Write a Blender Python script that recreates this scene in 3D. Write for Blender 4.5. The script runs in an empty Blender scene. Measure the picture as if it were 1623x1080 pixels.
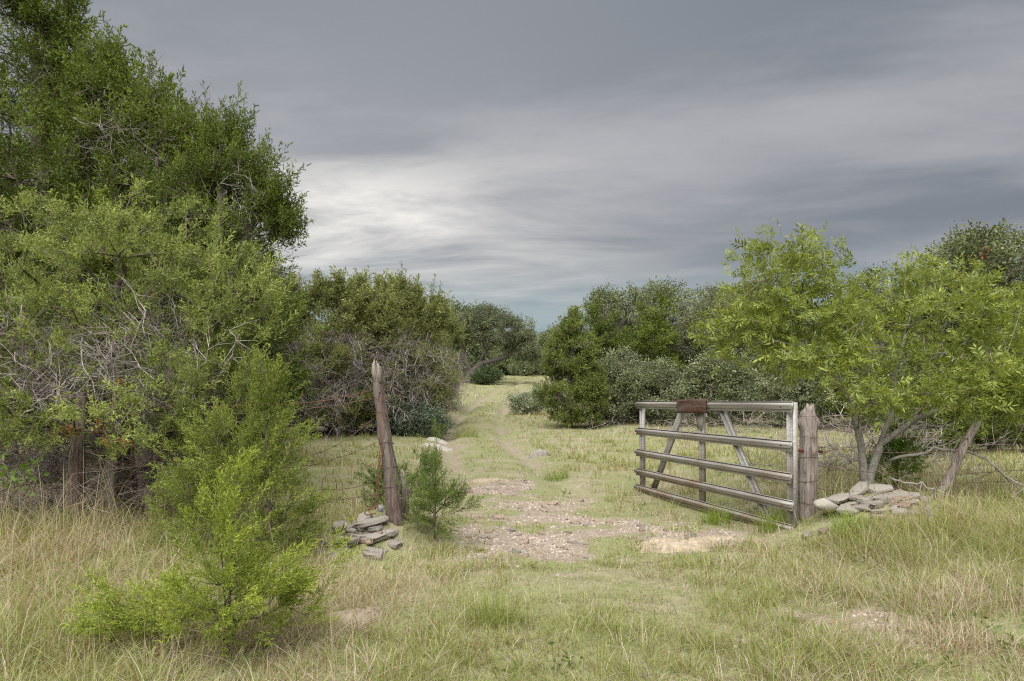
import bpy, math
import numpy as np

# ------------------------------------------------------------------ camera, sky, sun, exposure
scene = bpy.context.scene
COL = scene.collection
F_PX, CX, HY, EYE = 1082.0, 811.5, 625.0, 1.45
cam_d = bpy.data.cameras.new('camera')
cam_d.sensor_width = 36.0
cam_d.lens = 36.0 * F_PX / 1623.0
cam_d.shift_y = (HY - 540.0) / 1623.0
cam_d.clip_start = 0.05
cam_d.clip_end = 6000
cam = bpy.data.objects.new('camera', cam_d)
cam.location = (0, 0, EYE)
cam.rotation_euler = (math.radians(90), 0, 0)
COL.objects.link(cam)
scene.camera = cam

EXPOSURE = 2.3
SUN_AZ, SUN_EL = math.radians(200), math.radians(58)     # clockwise from +Y (view direction)
world = bpy.data.worlds.new('World')
scene.world = world
world.use_nodes = True


def build_world():
    nt = world.node_tree
    nt.nodes.clear()
    N, L = nt.nodes.new, nt.links.new
    out = N('ShaderNodeOutputWorld')
    bg = N('ShaderNodeBackground')
    bg.inputs['Strength'].default_value = 0.1
    L(bg.outputs[0], out.inputs[0])
    tc = N('ShaderNodeTexCoord')
    sep = N('ShaderNodeSeparateXYZ')
    L(tc.outputs['Generated'], sep.inputs[0])

    def m(op, a, b=None, c=None, clamp=False):
        n = N('ShaderNodeMath')
        n.operation = op
        n.use_clamp = clamp
        for i, v in enumerate((a, b, c)):
            if v is None:
                continue
            if isinstance(v, (int, float)):
                n.inputs[i].default_value = v
            else:
                L(v, n.inputs[i])
        return n.outputs[0]

    def mixc(fac, a, b, mode='MIX'):
        n = N('ShaderNodeMix')
        n.data_type = 'RGBA'
        n.blend_type = mode
        n.clamp_factor = True
        for s, v in ((n.inputs['Factor'], fac), (n.inputs['A'], a), (n.inputs['B'], b)):
            if isinstance(v, (int, float)):
                s.default_value = v
            elif isinstance(v, tuple):
                s.default_value = (*v, 1)
            else:
                L(v, s)
        return n.outputs['Result']

    up = m('MAXIMUM', sep.outputs['Z'], 0.0)
    den = m('ADD', up, 0.10)
    px = m('DIVIDE', sep.outputs['X'], den)
    py = m('DIVIDE', sep.outputs['Y'], den)
    cb = N('ShaderNodeCombineXYZ')
    L(px, cb.inputs[0])
    L(py, cb.inputs[1])

    def noise(rot, sc, loc, detail, rough, dist=0.0, scale=1.0):
        mp = N('ShaderNodeMapping')
        mp.vector_type = 'TEXTURE'          # stretched along the heading rot
        mp.inputs['Rotation'].default_value = (0, 0, math.radians(rot))
        mp.inputs['Scale'].default_value = (1 / sc[0], 1 / sc[1], 1)
        mp.inputs['Location'].default_value = (*loc, 0)
        L(cb.outputs[0], mp.inputs[0])
        nz = N('ShaderNodeTexNoise')
        nz.inputs['Scale'].default_value = scale
        nz.inputs['Detail'].default_value = detail
        nz.inputs['Roughness'].default_value = rough
        nz.inputs['Distortion'].default_value = dist
        L(mp.outputs[0], nz.inputs[0])
        return nz.outputs[0]
    n1 = noise(SKY['rot1'], (0.20, 0.62), SKY['loc1'], 5, 0.5, 0.25)
    n2 = noise(SKY['rot1'] + 8, (1.1, 2.1), (4.1, 2.6), 9, 0.6, 0.3)
    n3 = noise(-6, (0.75, 1.45), SKY['loc3'], 10, 0.62, 0.5)
    c = m('ADD', m('MULTIPLY', n1, 0.66), m('MULTIPLY', n2, 0.34))
    rp = N('ShaderNodeValToRGB')
    rp.color_ramp.interpolation = 'B_SPLINE'
    e = rp.color_ramp.elements
    k = SKY['k']
    e[0].position, e[0].color = 0.42, (.158 * k, .182 * k, .217 * k, 1)
    e[1].position, e[1].color = 0.60, (.36 * k, .362 * k, .385 * k, 1)
    x = e.new(0.50)
    x.color = (.222 * k, .240 * k, .272 * k, 1)
    L(c, rp.inputs[0])
    # thin cloud gap low over the horizon, left of the track, as in view
    g = N('ShaderNodeVectorMath')
    g.operation = 'DOT_PRODUCT'
    az, el = math.radians(SKY['gap'][0]), math.radians(SKY['gap'][1])
    g.inputs[1].default_value = (math.sin(az) * math.cos(el), math.cos(az) * math.cos(el), math.sin(el))
    nv = N('ShaderNodeVectorMath')
    nv.operation = 'NORMALIZE'
    L(tc.outputs['Generated'], nv.inputs[0])
    L(nv.outputs[0], g.inputs[0])
    yy = m('MAXIMUM', sep.outputs['Y'], 0.05)
    gu = m('MULTIPLY', m('SUBTRACT', m('DIVIDE', sep.outputs['X'], yy), -0.25), 1 / 0.33)
    gv = m('MULTIPLY', m('SUBTRACT', m('ADD', m('DIVIDE', sep.outputs['Z'], yy), m('MULTIPLY', gu, 0.02)), 0.235), 1 / 0.115)
    glow = m('POWER', 2.718, m('MULTIPLY', m('ADD', m('MULTIPLY', gu, gu), m('MULTIPLY', gv, gv)), -1.0))
    wide = m('POWER', m('MAXIMUM', g.outputs['Value'], 0.0), 7.0)
    streak = m('MULTIPLY_ADD', n3, 4.2, -1.65, clamp=True)
    thin = m('MULTIPLY', glow, m('MULTIPLY_ADD', streak, 0.85, 0.12), clamp=True)
    cloud = mixc(m('MULTIPLY', wide, 0.30), rp.outputs[0], (.50 * k, .50 * k, .51 * k))
    cloud = mixc(thin, cloud, (.86 * k, .835 * k, .785 * k))
    # clear air shows under the cloud base close to the horizon
    sky = N('ShaderNodeTexSky')
    sky.sky_type = 'NISHITA'
    sky.sun_disc = False
    sky.sun_elevation = SUN_EL
    sky.sun_rotation = SUN_AZ
    clear = mixc(1.0, sky.outputs[0], (.085, .125, .135), 'MULTIPLY')
    clear = mixc(0.75, clear, (.235 * k, .36 * k, .375 * k))
    low = m('SUBTRACT', 1.0, m('SMOOTHSTEP', sep.outputs['Z'], 0.06, 0.24)) if False else None
    mr = N('ShaderNodeMapRange')
    mr.interpolation_type = 'SMOOTHSTEP'
    mr.inputs['From Min'].default_value = 0.03
    mr.inputs['From Max'].default_value = 0.215
    mr.inputs['To Min'].default_value = 0.92
    mr.inputs['To Max'].default_value = 0.0
    zz = m('ADD', sep.outputs['Z'], m('MULTIPLY_ADD', n2, 0.10, -0.05))
    L(zz, mr.inputs['Value'])
    fin = mixc(mr.outputs[0], cloud, clear)
    L(fin, bg.inputs['Color'])


SKY = dict(rot1=-18, loc1=(-6, -3), loc3=(2.7, 0.9), k=12.0 / (2 ** EXPOSURE), gap=(-13, 13))
build_world()

sun_d = bpy.data.lights.new('sun', 'SUN')
sun_d.energy = 1.5
sun_d.angle = math.radians(78)
sun_d.color = (1.0, 0.965, 0.91)
sun = bpy.data.objects.new('sun', sun_d)
sun.rotation_euler = (math.pi / 2 - SUN_EL, 0, math.pi - SUN_AZ)
sun.location = (-4, -8, 20)
COL.objects.link(sun)

scene.view_settings.view_transform = 'Standard'
scene.view_settings.look = 'None'
scene.view_settings.exposure = EXPOSURE
scene.view_settings.gamma = 1.0
scene.view_settings.use_curve_mapping = False
DENOISE = False
scene.cycles.max_bounces = 9
scene.cycles.diffuse_bounces = 6
scene.cycles.glossy_bounces = 2
scene.cycles.transmission_bounces = 5
scene.cycles.transparent_max_bounces = 4
scene.cycles.use_denoising = DENOISE
scene.cycles.filter_width = 1.15

# ------------------------------------------------------------------ helpers
rng = np.random.default_rng(11)


def pxy(px, Y):
    return (px - CX) / F_PX * Y


def _hash(ix, iy, s):
    h = (ix.astype(np.int64) * 374761393 + iy.astype(np.int64) * 668265263 + s * 974634533) & 0xFFFFFFFF
    h = ((h ^ (h >> 13)) * 1274126177) & 0xFFFFFFFF
    h = h ^ (h >> 16)
    return (h & 0xFFFF) / 65535.0


def vnoise(x, y, s=0):
    x = np.asarray(x, float)
    y = np.asarray(y, float)
    ix, iy = np.floor(x), np.floor(y)
    fx, fy = x - ix, y - iy
    fx = fx * fx * (3 - 2 * fx)
    fy = fy * fy * (3 - 2 * fy)
    a, b = _hash(ix, iy, s), _hash(ix + 1, iy, s)
    c, d = _hash(ix, iy + 1, s), _hash(ix + 1, iy + 1, s)
    return (a * (1 - fx) + b * fx) * (1 - fy) + (c * (1 - fx) + d * fx) * fy


def fbm(x, y, s=0, o=4):
    t, a, n = 0.0, 0.5, 0.0
    for i in range(o):
        t = t + a * vnoise(x * 2 ** i + 17.3 * i, y * 2 ** i - 9.1 * i, s + i)
        n += a
        a *= 0.5
    return t / n


def sstep(a, b, x):
    t = np.clip((np.asarray(x, float) - a) / (b - a), 0, 1)
    return t * t * (3 - 2 * t)


def mesh(name, V, faces, mat, parent=None, col=None, smooth=False, loc=None):
    """faces: list of int arrays, each (M, k)"""
    V = np.asarray(V, np.float32)
    me = bpy.data.meshes.new(name)
    me.vertices.add(len(V))
    me.vertices.foreach_set('co', V.ravel())
    faces = [np.asarray(f, np.int32) for f in faces if len(f)]
    li = np.concatenate([f.ravel() for f in faces])
    cnt = np.concatenate([np.full(len(f), f.shape[1], np.int32) for f in faces])
    st = np.concatenate([[0], np.cumsum(cnt)[:-1]]).astype(np.int32)
    me.loops.add(len(li))
    me.loops.foreach_set('vertex_index', li)
    me.polygons.add(len(cnt))
    me.polygons.foreach_set('loop_start', st)
    me.polygons.foreach_set('loop_total', cnt)
    if smooth:
        me.polygons.foreach_set('use_smooth', np.ones(len(cnt), bool))
    if col is not None:
        at = me.color_attributes.new('Col', 'FLOAT_COLOR', 'POINT')
        c4 = np.ones((len(V), 4), np.float32)
        c4[:, :3] = col
        at.data.foreach_set('color', c4.ravel())
    me.update(calc_edges=True)
    me.validate()
    me.materials.append(mat)
    o = bpy.data.objects.new(name, me)
    COL.objects.link(o)
    if parent is not None:
        o.parent = parent
    if loc is not None:
        o.location = loc
    return o


def tag(o, label, cat, group=None, kind=None):
    o['label'] = label
    o['category'] = cat
    if group:
        o['group'] = group
    if kind:
        o['kind'] = kind
    return o


def thing(name, label, cat, loc=(0, 0, 0), rz=0.0, group=None):
    o = bpy.data.objects.new(name, None)
    o.empty_display_size = 0.1
    COL.objects.link(o)
    o.location = loc
    o.rotation_euler = (0, 0, rz)
    return tag(o, label, cat, group)


def copy_thing(root, loc, rz, label, scale=(1, 1, 1), group=None):
    r = root.copy()
    COL.objects.link(r)
    r.location = loc
    r.rotation_euler = (0, 0, rz)
    r.scale = scale
    r['label'] = label
    if group:
        r['group'] = group
    for ch in list(root.children):
        c = ch.copy()
        COL.objects.link(c)
        c.parent = r
        for g in list(ch.children):
            d = g.copy()
            COL.objects.link(d)
            d.parent = c
    return r


class MB:
    """collects quads and triangles of one part"""
    def __init__(s):
        s.V, s.Q, s.T, s.C, s.n = [], [], [], [], 0

    def add(s, V, Q=None, T=None, C=None):
        V = np.asarray(V, float)
        if Q is not None and len(Q):
            s.Q.append(np.asarray(Q) + s.n)
        if T is not None and len(T):
            s.T.append(np.asarray(T) + s.n)
        s.V.append(V)
        if C is not None:
            s.C.append(np.broadcast_to(np.asarray(C, float), (len(V), 3)))
        s.n += len(V)

    def box(s, x0, x1, y0, y1, z0, z1):
        V = [(x, y, z) for z in (z0, z1) for y in (y0, y1) for x in (x0, x1)]
        s.add(V, [(0, 2, 3, 1), (4, 5, 7, 6), (0, 1, 5, 4), (2, 6, 7, 3), (0, 4, 6, 2), (1, 3, 7, 5)])

    def tube(s, P, R, k=6, cap=True, C=None, rough=0.0, rg=None):
        P = np.asarray(P, float)
        n = len(P)
        R = np.broadcast_to(np.asarray(R, float), (n,))
        T = np.gradient(P, axis=0)
        T /= np.linalg.norm(T, axis=1)[:, None] + 1e-9
        ref = np.array([0.31, 0.2, 0.93]) if abs(T[0, 2]) < 0.9 else np.array([1.0, 0.1, 0])
        ang = np.arange(k) * 2 * math.pi / k
        U = np.cross(T, ref)
        U /= np.linalg.norm(U, axis=1)[:, None] + 1e-9
        W = np.cross(T, U)
        rr = R[:, None] * np.ones((n, k))
        if rough and rg is not None:
            rr = rr * (1 + rough * rg.standard_normal((n, k)))
        V = P[:, None, :] + rr[:, :, None] * (np.cos(ang)[None, :, None] * U[:, None, :] + np.sin(ang)[None, :, None] * W[:, None, :])
        i = np.arange(n - 1)[:, None] * k
        j = np.arange(k)[None, :]
        jn = (j + 1) % k
        Q = np.stack([i + j, i + jn, i + k + jn, i + k + j], -1).reshape(-1, 4)
        V = V.reshape(-1, 3)
        T3 = []
        if cap:
            V = np.vstack([V, P[0], P[-1]])
            for a in range(k):
                T3.append((n * k, (a + 1) % k, a))
                T3.append((n * k + 1, (n - 1) * k + a, (n - 1) * k + (a + 1) % k))
        s.add(V, Q, T3, C)

    def prism(s, prof, A, B, U, W):
        """extrude closed profile [(u,w)] from point A to B, U and W the profile axes"""
        A, B, U, W = (np.asarray(v, float) for v in (A, B, U, W))
        p = np.asarray(prof, float)
        k = len(p)
        off = p[:, :1] * U + p[:, 1:] * W
        V = np.vstack([A + off, B + off])
        Q = [(a, (a + 1) % k, k + (a + 1) % k, k + a) for a in range(k)]
        s.add(V, Q)
        return s.n - 2 * k, k

    def build(s, name, mat, parent=None, smooth=False, caps=None, loc=None):
        faces = []
        if s.Q:
            faces.append(np.vstack(s.Q))
        if s.T:
            faces.append(np.vstack(s.T))
        if caps:
            for c in caps:
                faces.append(np.asarray([c]))
        return mesh(name, np.vstack(s.V), faces, mat, parent, np.vstack(s.C) if s.C else None, smooth, loc)


# ------------------------------------------------------------------ materials
def new_mat(name):
    m = bpy.data.materials.new(name)
    m.use_nodes = True
    nt = m.node_tree
    nt.nodes.clear()
    return m, nt, nt.nodes.new, nt.links.new


def _noise(N, L, vec, scale, detail=4, rough=0.55, dist=0.0):
    n = N('ShaderNodeTexNoise')
    n.inputs['Scale'].default_value = scale
    n.inputs['Detail'].default_value = detail
    n.inputs['Roughness'].default_value = rough
    n.inputs['Distortion'].default_value = dist
    if vec is not None:
        L(vec, n.inputs['Vector'])
    return n.outputs[0]


def _mix(N, L, fac, a, b, mode='MIX'):
    n = N('ShaderNodeMix')
    n.data_type = 'RGBA'
    n.blend_type = mode
    for s, v in ((n.inputs['Factor'], fac), (n.inputs['A'], a), (n.inputs['B'], b)):
        if isinstance(v, (int, float)):
            s.default_value = v
        elif isinstance(v, tuple):
            s.default_value = (*v, 1)
        else:
            L(v, s)
    return n.outputs['Result']


def _ramp(N, L, fac, stops):
    r = N('ShaderNodeValToRGB')
    e = r.color_ramp.elements
    while len(e) < len(stops):
        e.new(0.5)
    for i, (p, c) in enumerate(stops):
        e[i].position = p
        e[i].color = (*c, 1) if isinstance(c, tuple) else (c, c, c, 1)
    L(fac, r.inputs[0])
    return r.outputs[0]


def leaf_mat(name, transl=0.35, rough=0.55, spec=0.25):
    m, nt, N, L = new_mat(name)
    out = N('ShaderNodeOutputMaterial')
    at = N('ShaderNodeAttribute')
    at.attribute_name = 'Col'
    p = N('ShaderNodeBsdfPrincipled')
    p.inputs['Roughness'].default_value = rough
    p.inputs['Specular IOR Level'].default_value = spec
    t = N('ShaderNodeBsdfTranslucent')
    L(at.outputs['Color'], p.inputs['Base Color'])
    tcol = _mix(N, L, 1.0, at.outputs['Color'], (1.15, 1.1, 0.6), 'MULTIPLY')
    L(tcol, t.inputs['Color'])
    mx = N('ShaderNodeMixShader')
    mx.inputs[0].default_value = transl
    L(p.outputs[0], mx.inputs[1])
    L(t.outputs[0], mx.inputs[2])
    L(mx.outputs[0], out.inputs[0])
    return m


def bark_mat(name, dark, light, sc=(9, 9, 2.2), bump=0.6):
    m, nt, N, L = new_mat(name)
    out = N('ShaderNodeOutputMaterial')
    p = N('ShaderNodeBsdfPrincipled')
    p.inputs['Roughness'].default_value = 0.9
    p.inputs['Specular IOR Level'].default_value = 0.1
    tc = N('ShaderNodeTexCoord')
    mp = N('ShaderNodeMapping')
    mp.inputs['Scale'].default_value = sc
    L(tc.outputs['Object'], mp.inputs[0])
    n = _noise(N, L, mp.outputs[0], 4.0, 7, 0.65, 0.6)
    n2 = _noise(N, L, tc.outputs['Object'], 2.3, 3)
    c = _ramp(N, L, n, [(0.3, dark), (0.62, light)])
    c = _mix(N, L, _ramp(N, L, n2, [(0.42, 0.0), (0.65, 0.55)]), c, tuple(0.5 * (a + b) * 1.1 for a, b in zip(dark, light)))
    L(c, p.inputs['Base Color'])
    b = N('ShaderNodeBump')
    b.inputs['Strength'].default_value = bump
    b.inputs['Distance'].default_value = 0.02
    L(n, b.inputs['Height'])
    L(b.outputs[0], p.inputs['Normal'])
    L(p.outputs[0], out.inputs[0])
    return m


def wood_mat(name, grey, red, dark, redness=0.5):
    m, nt, N, L = new_mat(name)
    out = N('ShaderNodeOutputMaterial')
    p = N('ShaderNodeBsdfPrincipled')
    p.inputs['Roughness'].default_value = 0.88
    p.inputs['Specular IOR Level'].default_value = 0.15
    tc = N('ShaderNodeTexCoord')
    mp = N('ShaderNodeMapping')
    mp.inputs['Scale'].default_value = (34, 34, 2.2)
    L(tc.outputs['Object'], mp.inputs[0])
    g = _noise(N, L, mp.outputs[0], 1.6, 8, 0.68, 0.9)
    mp2 = N('ShaderNodeMapping')
    mp2.inputs['Scale'].default_value = (13, 13, 1.3)
    L(tc.outputs['Object'], mp2.inputs[0])
    g2 = _noise(N, L, mp2.outputs[0], 1.0, 4, 0.6, 0.7)
    c = _mix(N, L, _ramp(N, L, g2, [(0.5 - 0.12 * redness, 0.0), (0.62, redness * 1.5)]), grey, red)
    c = _mix(N, L, _ramp(N, L, g, [(0.33, 1.0), (0.52, 0.0)]), c, dark)
    L(c, p.inputs['Base Color'])
    b = N('ShaderNodeBump')
    b.inputs['Strength'].default_value = 0.9
    b.inputs['Distance'].default_value = 0.012
    L(g, b.inputs['Height'])
    L(b.outputs[0], p.inputs['Normal'])
    L(p.outputs[0], out.inputs[0])
    return m


def rust_mat(name, a=(.13, .045, .025), b=(.24, .10, .06)):
    m, nt, N, L = new_mat(name)
    out = N('ShaderNodeOutputMaterial')
    p = N('ShaderNodeBsdfPrincipled')
    p.inputs['Roughness'].default_value = 0.85
    p.inputs['Metallic'].default_value = 0.15
    tc = N('ShaderNodeTexCoord')
    n = _noise(N, L, tc.outputs['Object'], 60, 4)
    L(_ramp(N, L, n, [(0.35, a), (0.65, b)]), p.inputs['Base Color'])
    L(p.outputs[0], out.inputs[0])
    return m


def gate_mat():
    m, nt, N, L = new_mat('galvanised_steel')
    out = N('ShaderNodeOutputMaterial')
    p = N('ShaderNodeBsdfPrincipled')
    p.inputs['Metallic'].default_value = 0.05
    tc = N('ShaderNodeTexCoord')
    mp = N('ShaderNodeMapping')
    mp.inputs['Scale'].default_value = (1.2, 14, 26)
    L(tc.outputs['Object'], mp.inputs[0])
    n = _noise(N, L, mp.outputs[0], 2.2, 7, 0.62, 0.4)
    nb = _noise(N, L, tc.outputs['Object'], 2.1, 5, 0.6)
    nf = _noise(N, L, tc.outputs['Object'], 45, 4, 0.6)
    base = _ramp(N, L, n, [(0.3, (.225, .21, .192)), (0.55, (.325, .315, .298)), (0.72, (.41, .402, .39))])
    base = _mix(N, L, _ramp(N, L, nf, [(0.45, 0.0), (0.75, 0.35)]), base, (.26, .21, .165))
    sep = N('ShaderNodeSeparateXYZ')
    L(tc.outputs['Object'], sep.inputs[0])
    # rust has crept into the low rails
    lowm = N('ShaderNodeMapRange')
    lowm.inputs['From Min'].default_value = 1.0
    lowm.inputs['From Max'].default_value = 0.0
    lowm.inputs['To Min'].default_value = -0.06
    lowm.inputs['To Max'].default_value = 0.2
    L(sep.outputs['Z'], lowm.inputs['Value'])
    ad = N('ShaderNodeMath')
    ad.operation = 'ADD'
    L(nb, ad.inputs[0])
    L(lowm.outputs[0], ad.inputs[1])
    base = _mix(N, L, _ramp(N, L, ad.outputs[0], [(0.52, 0.0), (0.80, 0.75)]), base, (.23, .15, .10))
    L(base, p.inputs['Base Color'])
    L(_ramp(N, L, nf, [(0.3, 0.42), (0.7, 0.68)]), p.inputs['Roughness'])
    b = N('ShaderNodeBump')
    b.inputs['Strength'].default_value = 0.12
    b.inputs['Distance'].default_value = 0.004
    L(nb, b.inputs['Height'])
    L(b.outputs[0], p.inputs['Normal'])
    L(p.outputs[0], out.inputs[0])
    return m


def stone_mat(name, a, b, stain, scale=9.0):
    m, nt, N, L = new_mat(name)
    out = N('ShaderNodeOutputMaterial')
    p = N('ShaderNodeBsdfPrincipled')
    p.inputs['Roughness'].default_value = 0.92
    p.inputs['Specular IOR Level'].default_value = 0.15
    tc = N('ShaderNodeTexCoord')
    n = _noise(N, L, tc.outputs['Object'], scale, 8, 0.65, 0.3)
    n2 = _noise(N, L, tc.outputs['Object'], scale * 3.1, 5, 0.6)
    info = N('ShaderNodeObjectInfo')
    c = _ramp(N, L, n, [(0.3, a), (0.68, b)])
    c = _mix(N, L, _ramp(N, L, n2, [(0.48, 0.0), (0.66, 0.75)]), c, stain)
    v = N('ShaderNodeMapRange')
    v.inputs['To Min'].default_value = 0.88
    v.inputs['To Max'].default_value = 1.18
    L(info.outputs['Random'], v.inputs['Value'])
    hs = N('ShaderNodeHueSaturation')
    L(v.outputs[0], hs.inputs['Value'])
    L(c, hs.inputs['Color'])
    L(hs.outputs[0], p.inputs['Base Color'])
    bp = N('ShaderNodeBump')
    bp.inputs['Strength'].default_value = 0.7
    bp.inputs['Distance'].default_value = 0.012
    L(n2, bp.inputs['Height'])
    L(bp.outputs[0], p.inputs['Normal'])
    L(p.outputs[0], out.inputs[0])
    return m


def ground_mat():
    m, nt, N, L = new_mat('ground_soil')
    out = N('ShaderNodeOutputMaterial')
    p = N('ShaderNodeBsdfPrincipled')
    p.inputs['Roughness'].default_value = 0.97
    p.inputs['Specular IOR Level'].default_value = 0.05
    tc = N('ShaderNodeTexCoord')
    at = N('ShaderNodeAttribute')
    at.attribute_name = 'Col'
    sp = N('ShaderNodeSeparateColor')
    L(at.outputs['Color'], sp.inputs[0])
    n1 = _noise(N, L, tc.outputs['Object'], 1.4, 8, 0.65, 0.3)
    n2 = _noise(N, L, tc.outputs['Object'], 9.0, 8, 0.7, 0.5)
    n3 = _noise(N, L, tc.outputs['Object'], 42.0, 5, 0.65)
    thatch = _ramp(N, L, n2, [(0.30, (.20, .172, .115)), (0.5, (.28, .248, .17)), (0.70, (.36, .322, .235))])
    thatch = _mix(N, L, _ramp(N, L, n1, [(0.36, 0.0), (0.56, 0.85)]), thatch, (.205, .225, .10))
    bare = _ramp(N, L, n2, [(0.28, (.16, .13, .11)), (0.42, (.29, .235, .19)), (0.58, (.37, .31, .255)), (0.74, (.45, .39, .325))])
    bare = _mix(N, L, _ramp(N, L, n3, [(0.40, 0.7), (0.55, 0.0)]), bare, (.16, .125, .105))
    litter = _ramp(N, L, n2, [(0.3, (.08, .062, .052)), (0.68, (.21, .165, .13))])
    c = _mix(N, L, sp.outputs[0], thatch, bare)
    c = _mix(N, L, sp.outputs[1], c, litter)
    L(c, p.inputs['Base Color'])
    b = N('ShaderNodeBump')
    b.inputs['Strength'].default_value = 0.8
    b.inputs['Distance'].default_value = 0.03
    ad = N('ShaderNodeMath')
    ad.operation = 'MULTIPLY_ADD'
    ad.inputs[1].default_value = 0.4
    L(n3, ad.inputs[0])
    L(n2, ad.inputs[2])
    L(ad.outputs[0], b.inputs['Height'])
    L(b.outputs[0], p.inputs['Normal'])
    L(p.outputs[0], out.inputs[0])
    return m


M = dict(
    leaf=leaf_mat('juniper_foliage', 0.28),
    broad=leaf_mat('broad_leaf', 0.42, 0.45, 0.35),
    oakleaf=leaf_mat('oak_leaf', 0.22, 0.42, 0.4),
    grass=leaf_mat('grass_blade', 0.40, 0.6, 0.2),
    twig=leaf_mat('dead_twig', 0.0, 0.9, 0.1),
    bark=bark_mat('juniper_bark', (.06, .047, .043), (.20, .16, .14)),
    oakbark=bark_mat('oak_bark', (.045, .04, .036), (.17, .15, .135)),
    greybark=bark_mat('grey_bark', (.12, .11, .10), (.36, .335, .30), (6, 6, 4)),
    cedar=wood_mat('weathered_cedar_red', (.20, .165, .148), (.12, .068, .055), (.03, .022, .02), 0.55),
    cedar_grey=wood_mat('weathered_cedar_grey', (.30, .26, .235), (.18, .115, .095), (.06, .045, .04), 0.3),
    board=wood_mat('red_brown_board', (.125, .088, .075), (.105, .05, .036), (.035, .02, .017), 0.55),
    rust=rust_mat('rust'),
    redrust=rust_mat('red_rust', (.12, .03, .022), (.17, .045, .03)),
    wire=rust_mat('rusty_wire', (.075, .042, .035), (.17, .10, .08)),
    gate=gate_mat(),
    zinc=rust_mat('zinc_plate', (.17, .18, .175), (.24, .25, .245)),
    stone=stone_mat('grey_limestone', (.235, .212, .188), (.39, .355, .315), (.13, .118, .108), 15),
    pale=stone_mat('pale_limestone', (.34, .315, .27), (.45, .42, .37), (.24, .22, .18), 12),
    cream=stone_mat('cream_limestone', (.25, .20, .145), (.39, .33, .25), (.17, .13, .10), 7.0),
    pink=stone_mat('pinkish_stone', (.27, .20, .155), (.38, .30, .245), (.18, .135, .11), 14),
    soil=ground_mat(),
)

# ------------------------------------------------------------------ terrain
_hy = [-400, -5, 4, 8, 14, 22, 30, 40, 56, 80, 110, 200, 600, 3000, 5000]
_hz = [-2, 0, 0, 0.02, 0.10, 0.35, 0.80, 1.45, 2.5, 3.6, 5.0, 9, 14, 30, 40]
_fy = np.linspace(-60, 260, 1601)
_fz = np.interp(_fy, _hy, _hz)
_ker = np.hanning(31)
_ker /= _ker.sum()
_fs = np.convolve(np.pad(_fz, 15, mode='edge'), _ker, 'valid')
_ty = [3, 5.7, 7, 11.5, 18, 24, 33, 43, 56, 75, 110]
_tx = [0.7, 0.55, 0.5, -0.1, -0.95, -1.25, -1.05, -0.3, 1.6, 6.0, 15]


def track_x(y):
    return np.interp(y, _ty, _tx)


def rut(x, y):
    d = np.abs(np.abs(x - track_x(y)) - 0.78)
    return np.exp(-(d / 0.24) ** 2) * sstep(7, 11, y) * (1 - sstep(70, 110, y))


def H(x, y):
    x = np.asarray(x, float)
    y = np.asarray(y, float)
    z = np.where((y > -50) & (y < 250), np.interp(y, _fy, _fs), np.interp(y, _hy, _hz))
    z = z + 0.30 * sstep(2.3, 3.8, x) * sstep(2.0, 6.8, y) * (1 - 0.6 * sstep(9, 16, y))
    z = z + 0.12 * sstep(-1.6, -3.5, x) * sstep(3.0, 6.0, y) * (1 - 0.5 * sstep(9, 16, y))
    z = z + 0.34 * np.exp(-(((x + 1.25) / 0.5) ** 2 + ((y - 6.6) / 0.45) ** 2))      # bank under the old wall stones
    z = z + 0.12 * np.exp(-(((x - 3.5) / 0.6) ** 2 + ((y - 6.85) / 0.4) ** 2))
    near = 1 - sstep(60, 140, y)
    z = z + near * (0.10 * (fbm(x / 2.3, y / 2.3, 3) - 0.5) + 0.035 * (fbm(x / 0.45, y / 0.45, 9, 3) - 0.5))
    z = z - 0.13 * rut(x, y) * (.6 + .6 * sstep(14, 24, y))
    far = sstep(60, 150, y)
    return z + far * 3.0 * (fbm(x / 60, y / 60, 31, 2) - 0.5)


def bare_mask(x, y):
    x = np.asarray(x, float)
    y = np.asarray(y, float)

    def g(cx, cy, rx, ry):
        return np.exp(-(((x - cx) / rx) ** 2 + ((y - cy) / ry) ** 2))
    b = 1.0 * g(0.55, 6.8, 1.1, 1.05) + 0.9 * g(1.5, 6.7, 0.85, 0.6) + 0.7 * g(-.35, 7.2, .6, .9) + 0.7 * g(-0.5, 10.6, 0.7, 1.0) \
        + 0.45 * g(0.3, 9.2, 0.8, 0.9) + 0.75 * g(2.15, 4.35, 0.55, 0.25) + 0.7 * g(-1.0, 4.3, 0.35, 0.25) \
        + 0.5 * g(-1.5, 17.5, 0.5, 1.0) + 0.5 * g(1.2, 3.9, 0.5, 0.3) + 0.5 * g(2.3, 7.9, 0.5, 0.7) \
        + 0.42 * np.exp(-((x - track_x(y)) / 1.4) ** 2) * sstep(4.8, 6.5, y) * (1 - 0.55 * sstep(9, 14, y))
    n = fbm(x / 0.55, y / 0.55, 41, 4)
    n2 = fbm(x / 0.26, y / 0.30, 47, 3)
    return np.clip(sstep(0.36, 0.80, np.minimum(b, 1.05) * (-0.22 + 2.0 * n) + 1.15 * (n2 - 0.5)) + 0.7 * rut(x, y) * sstep(11, 14, y) * sstep(.25, .6, fbm(x / .9, y / 2.2, 5, 2)), 0, 1)


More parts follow.
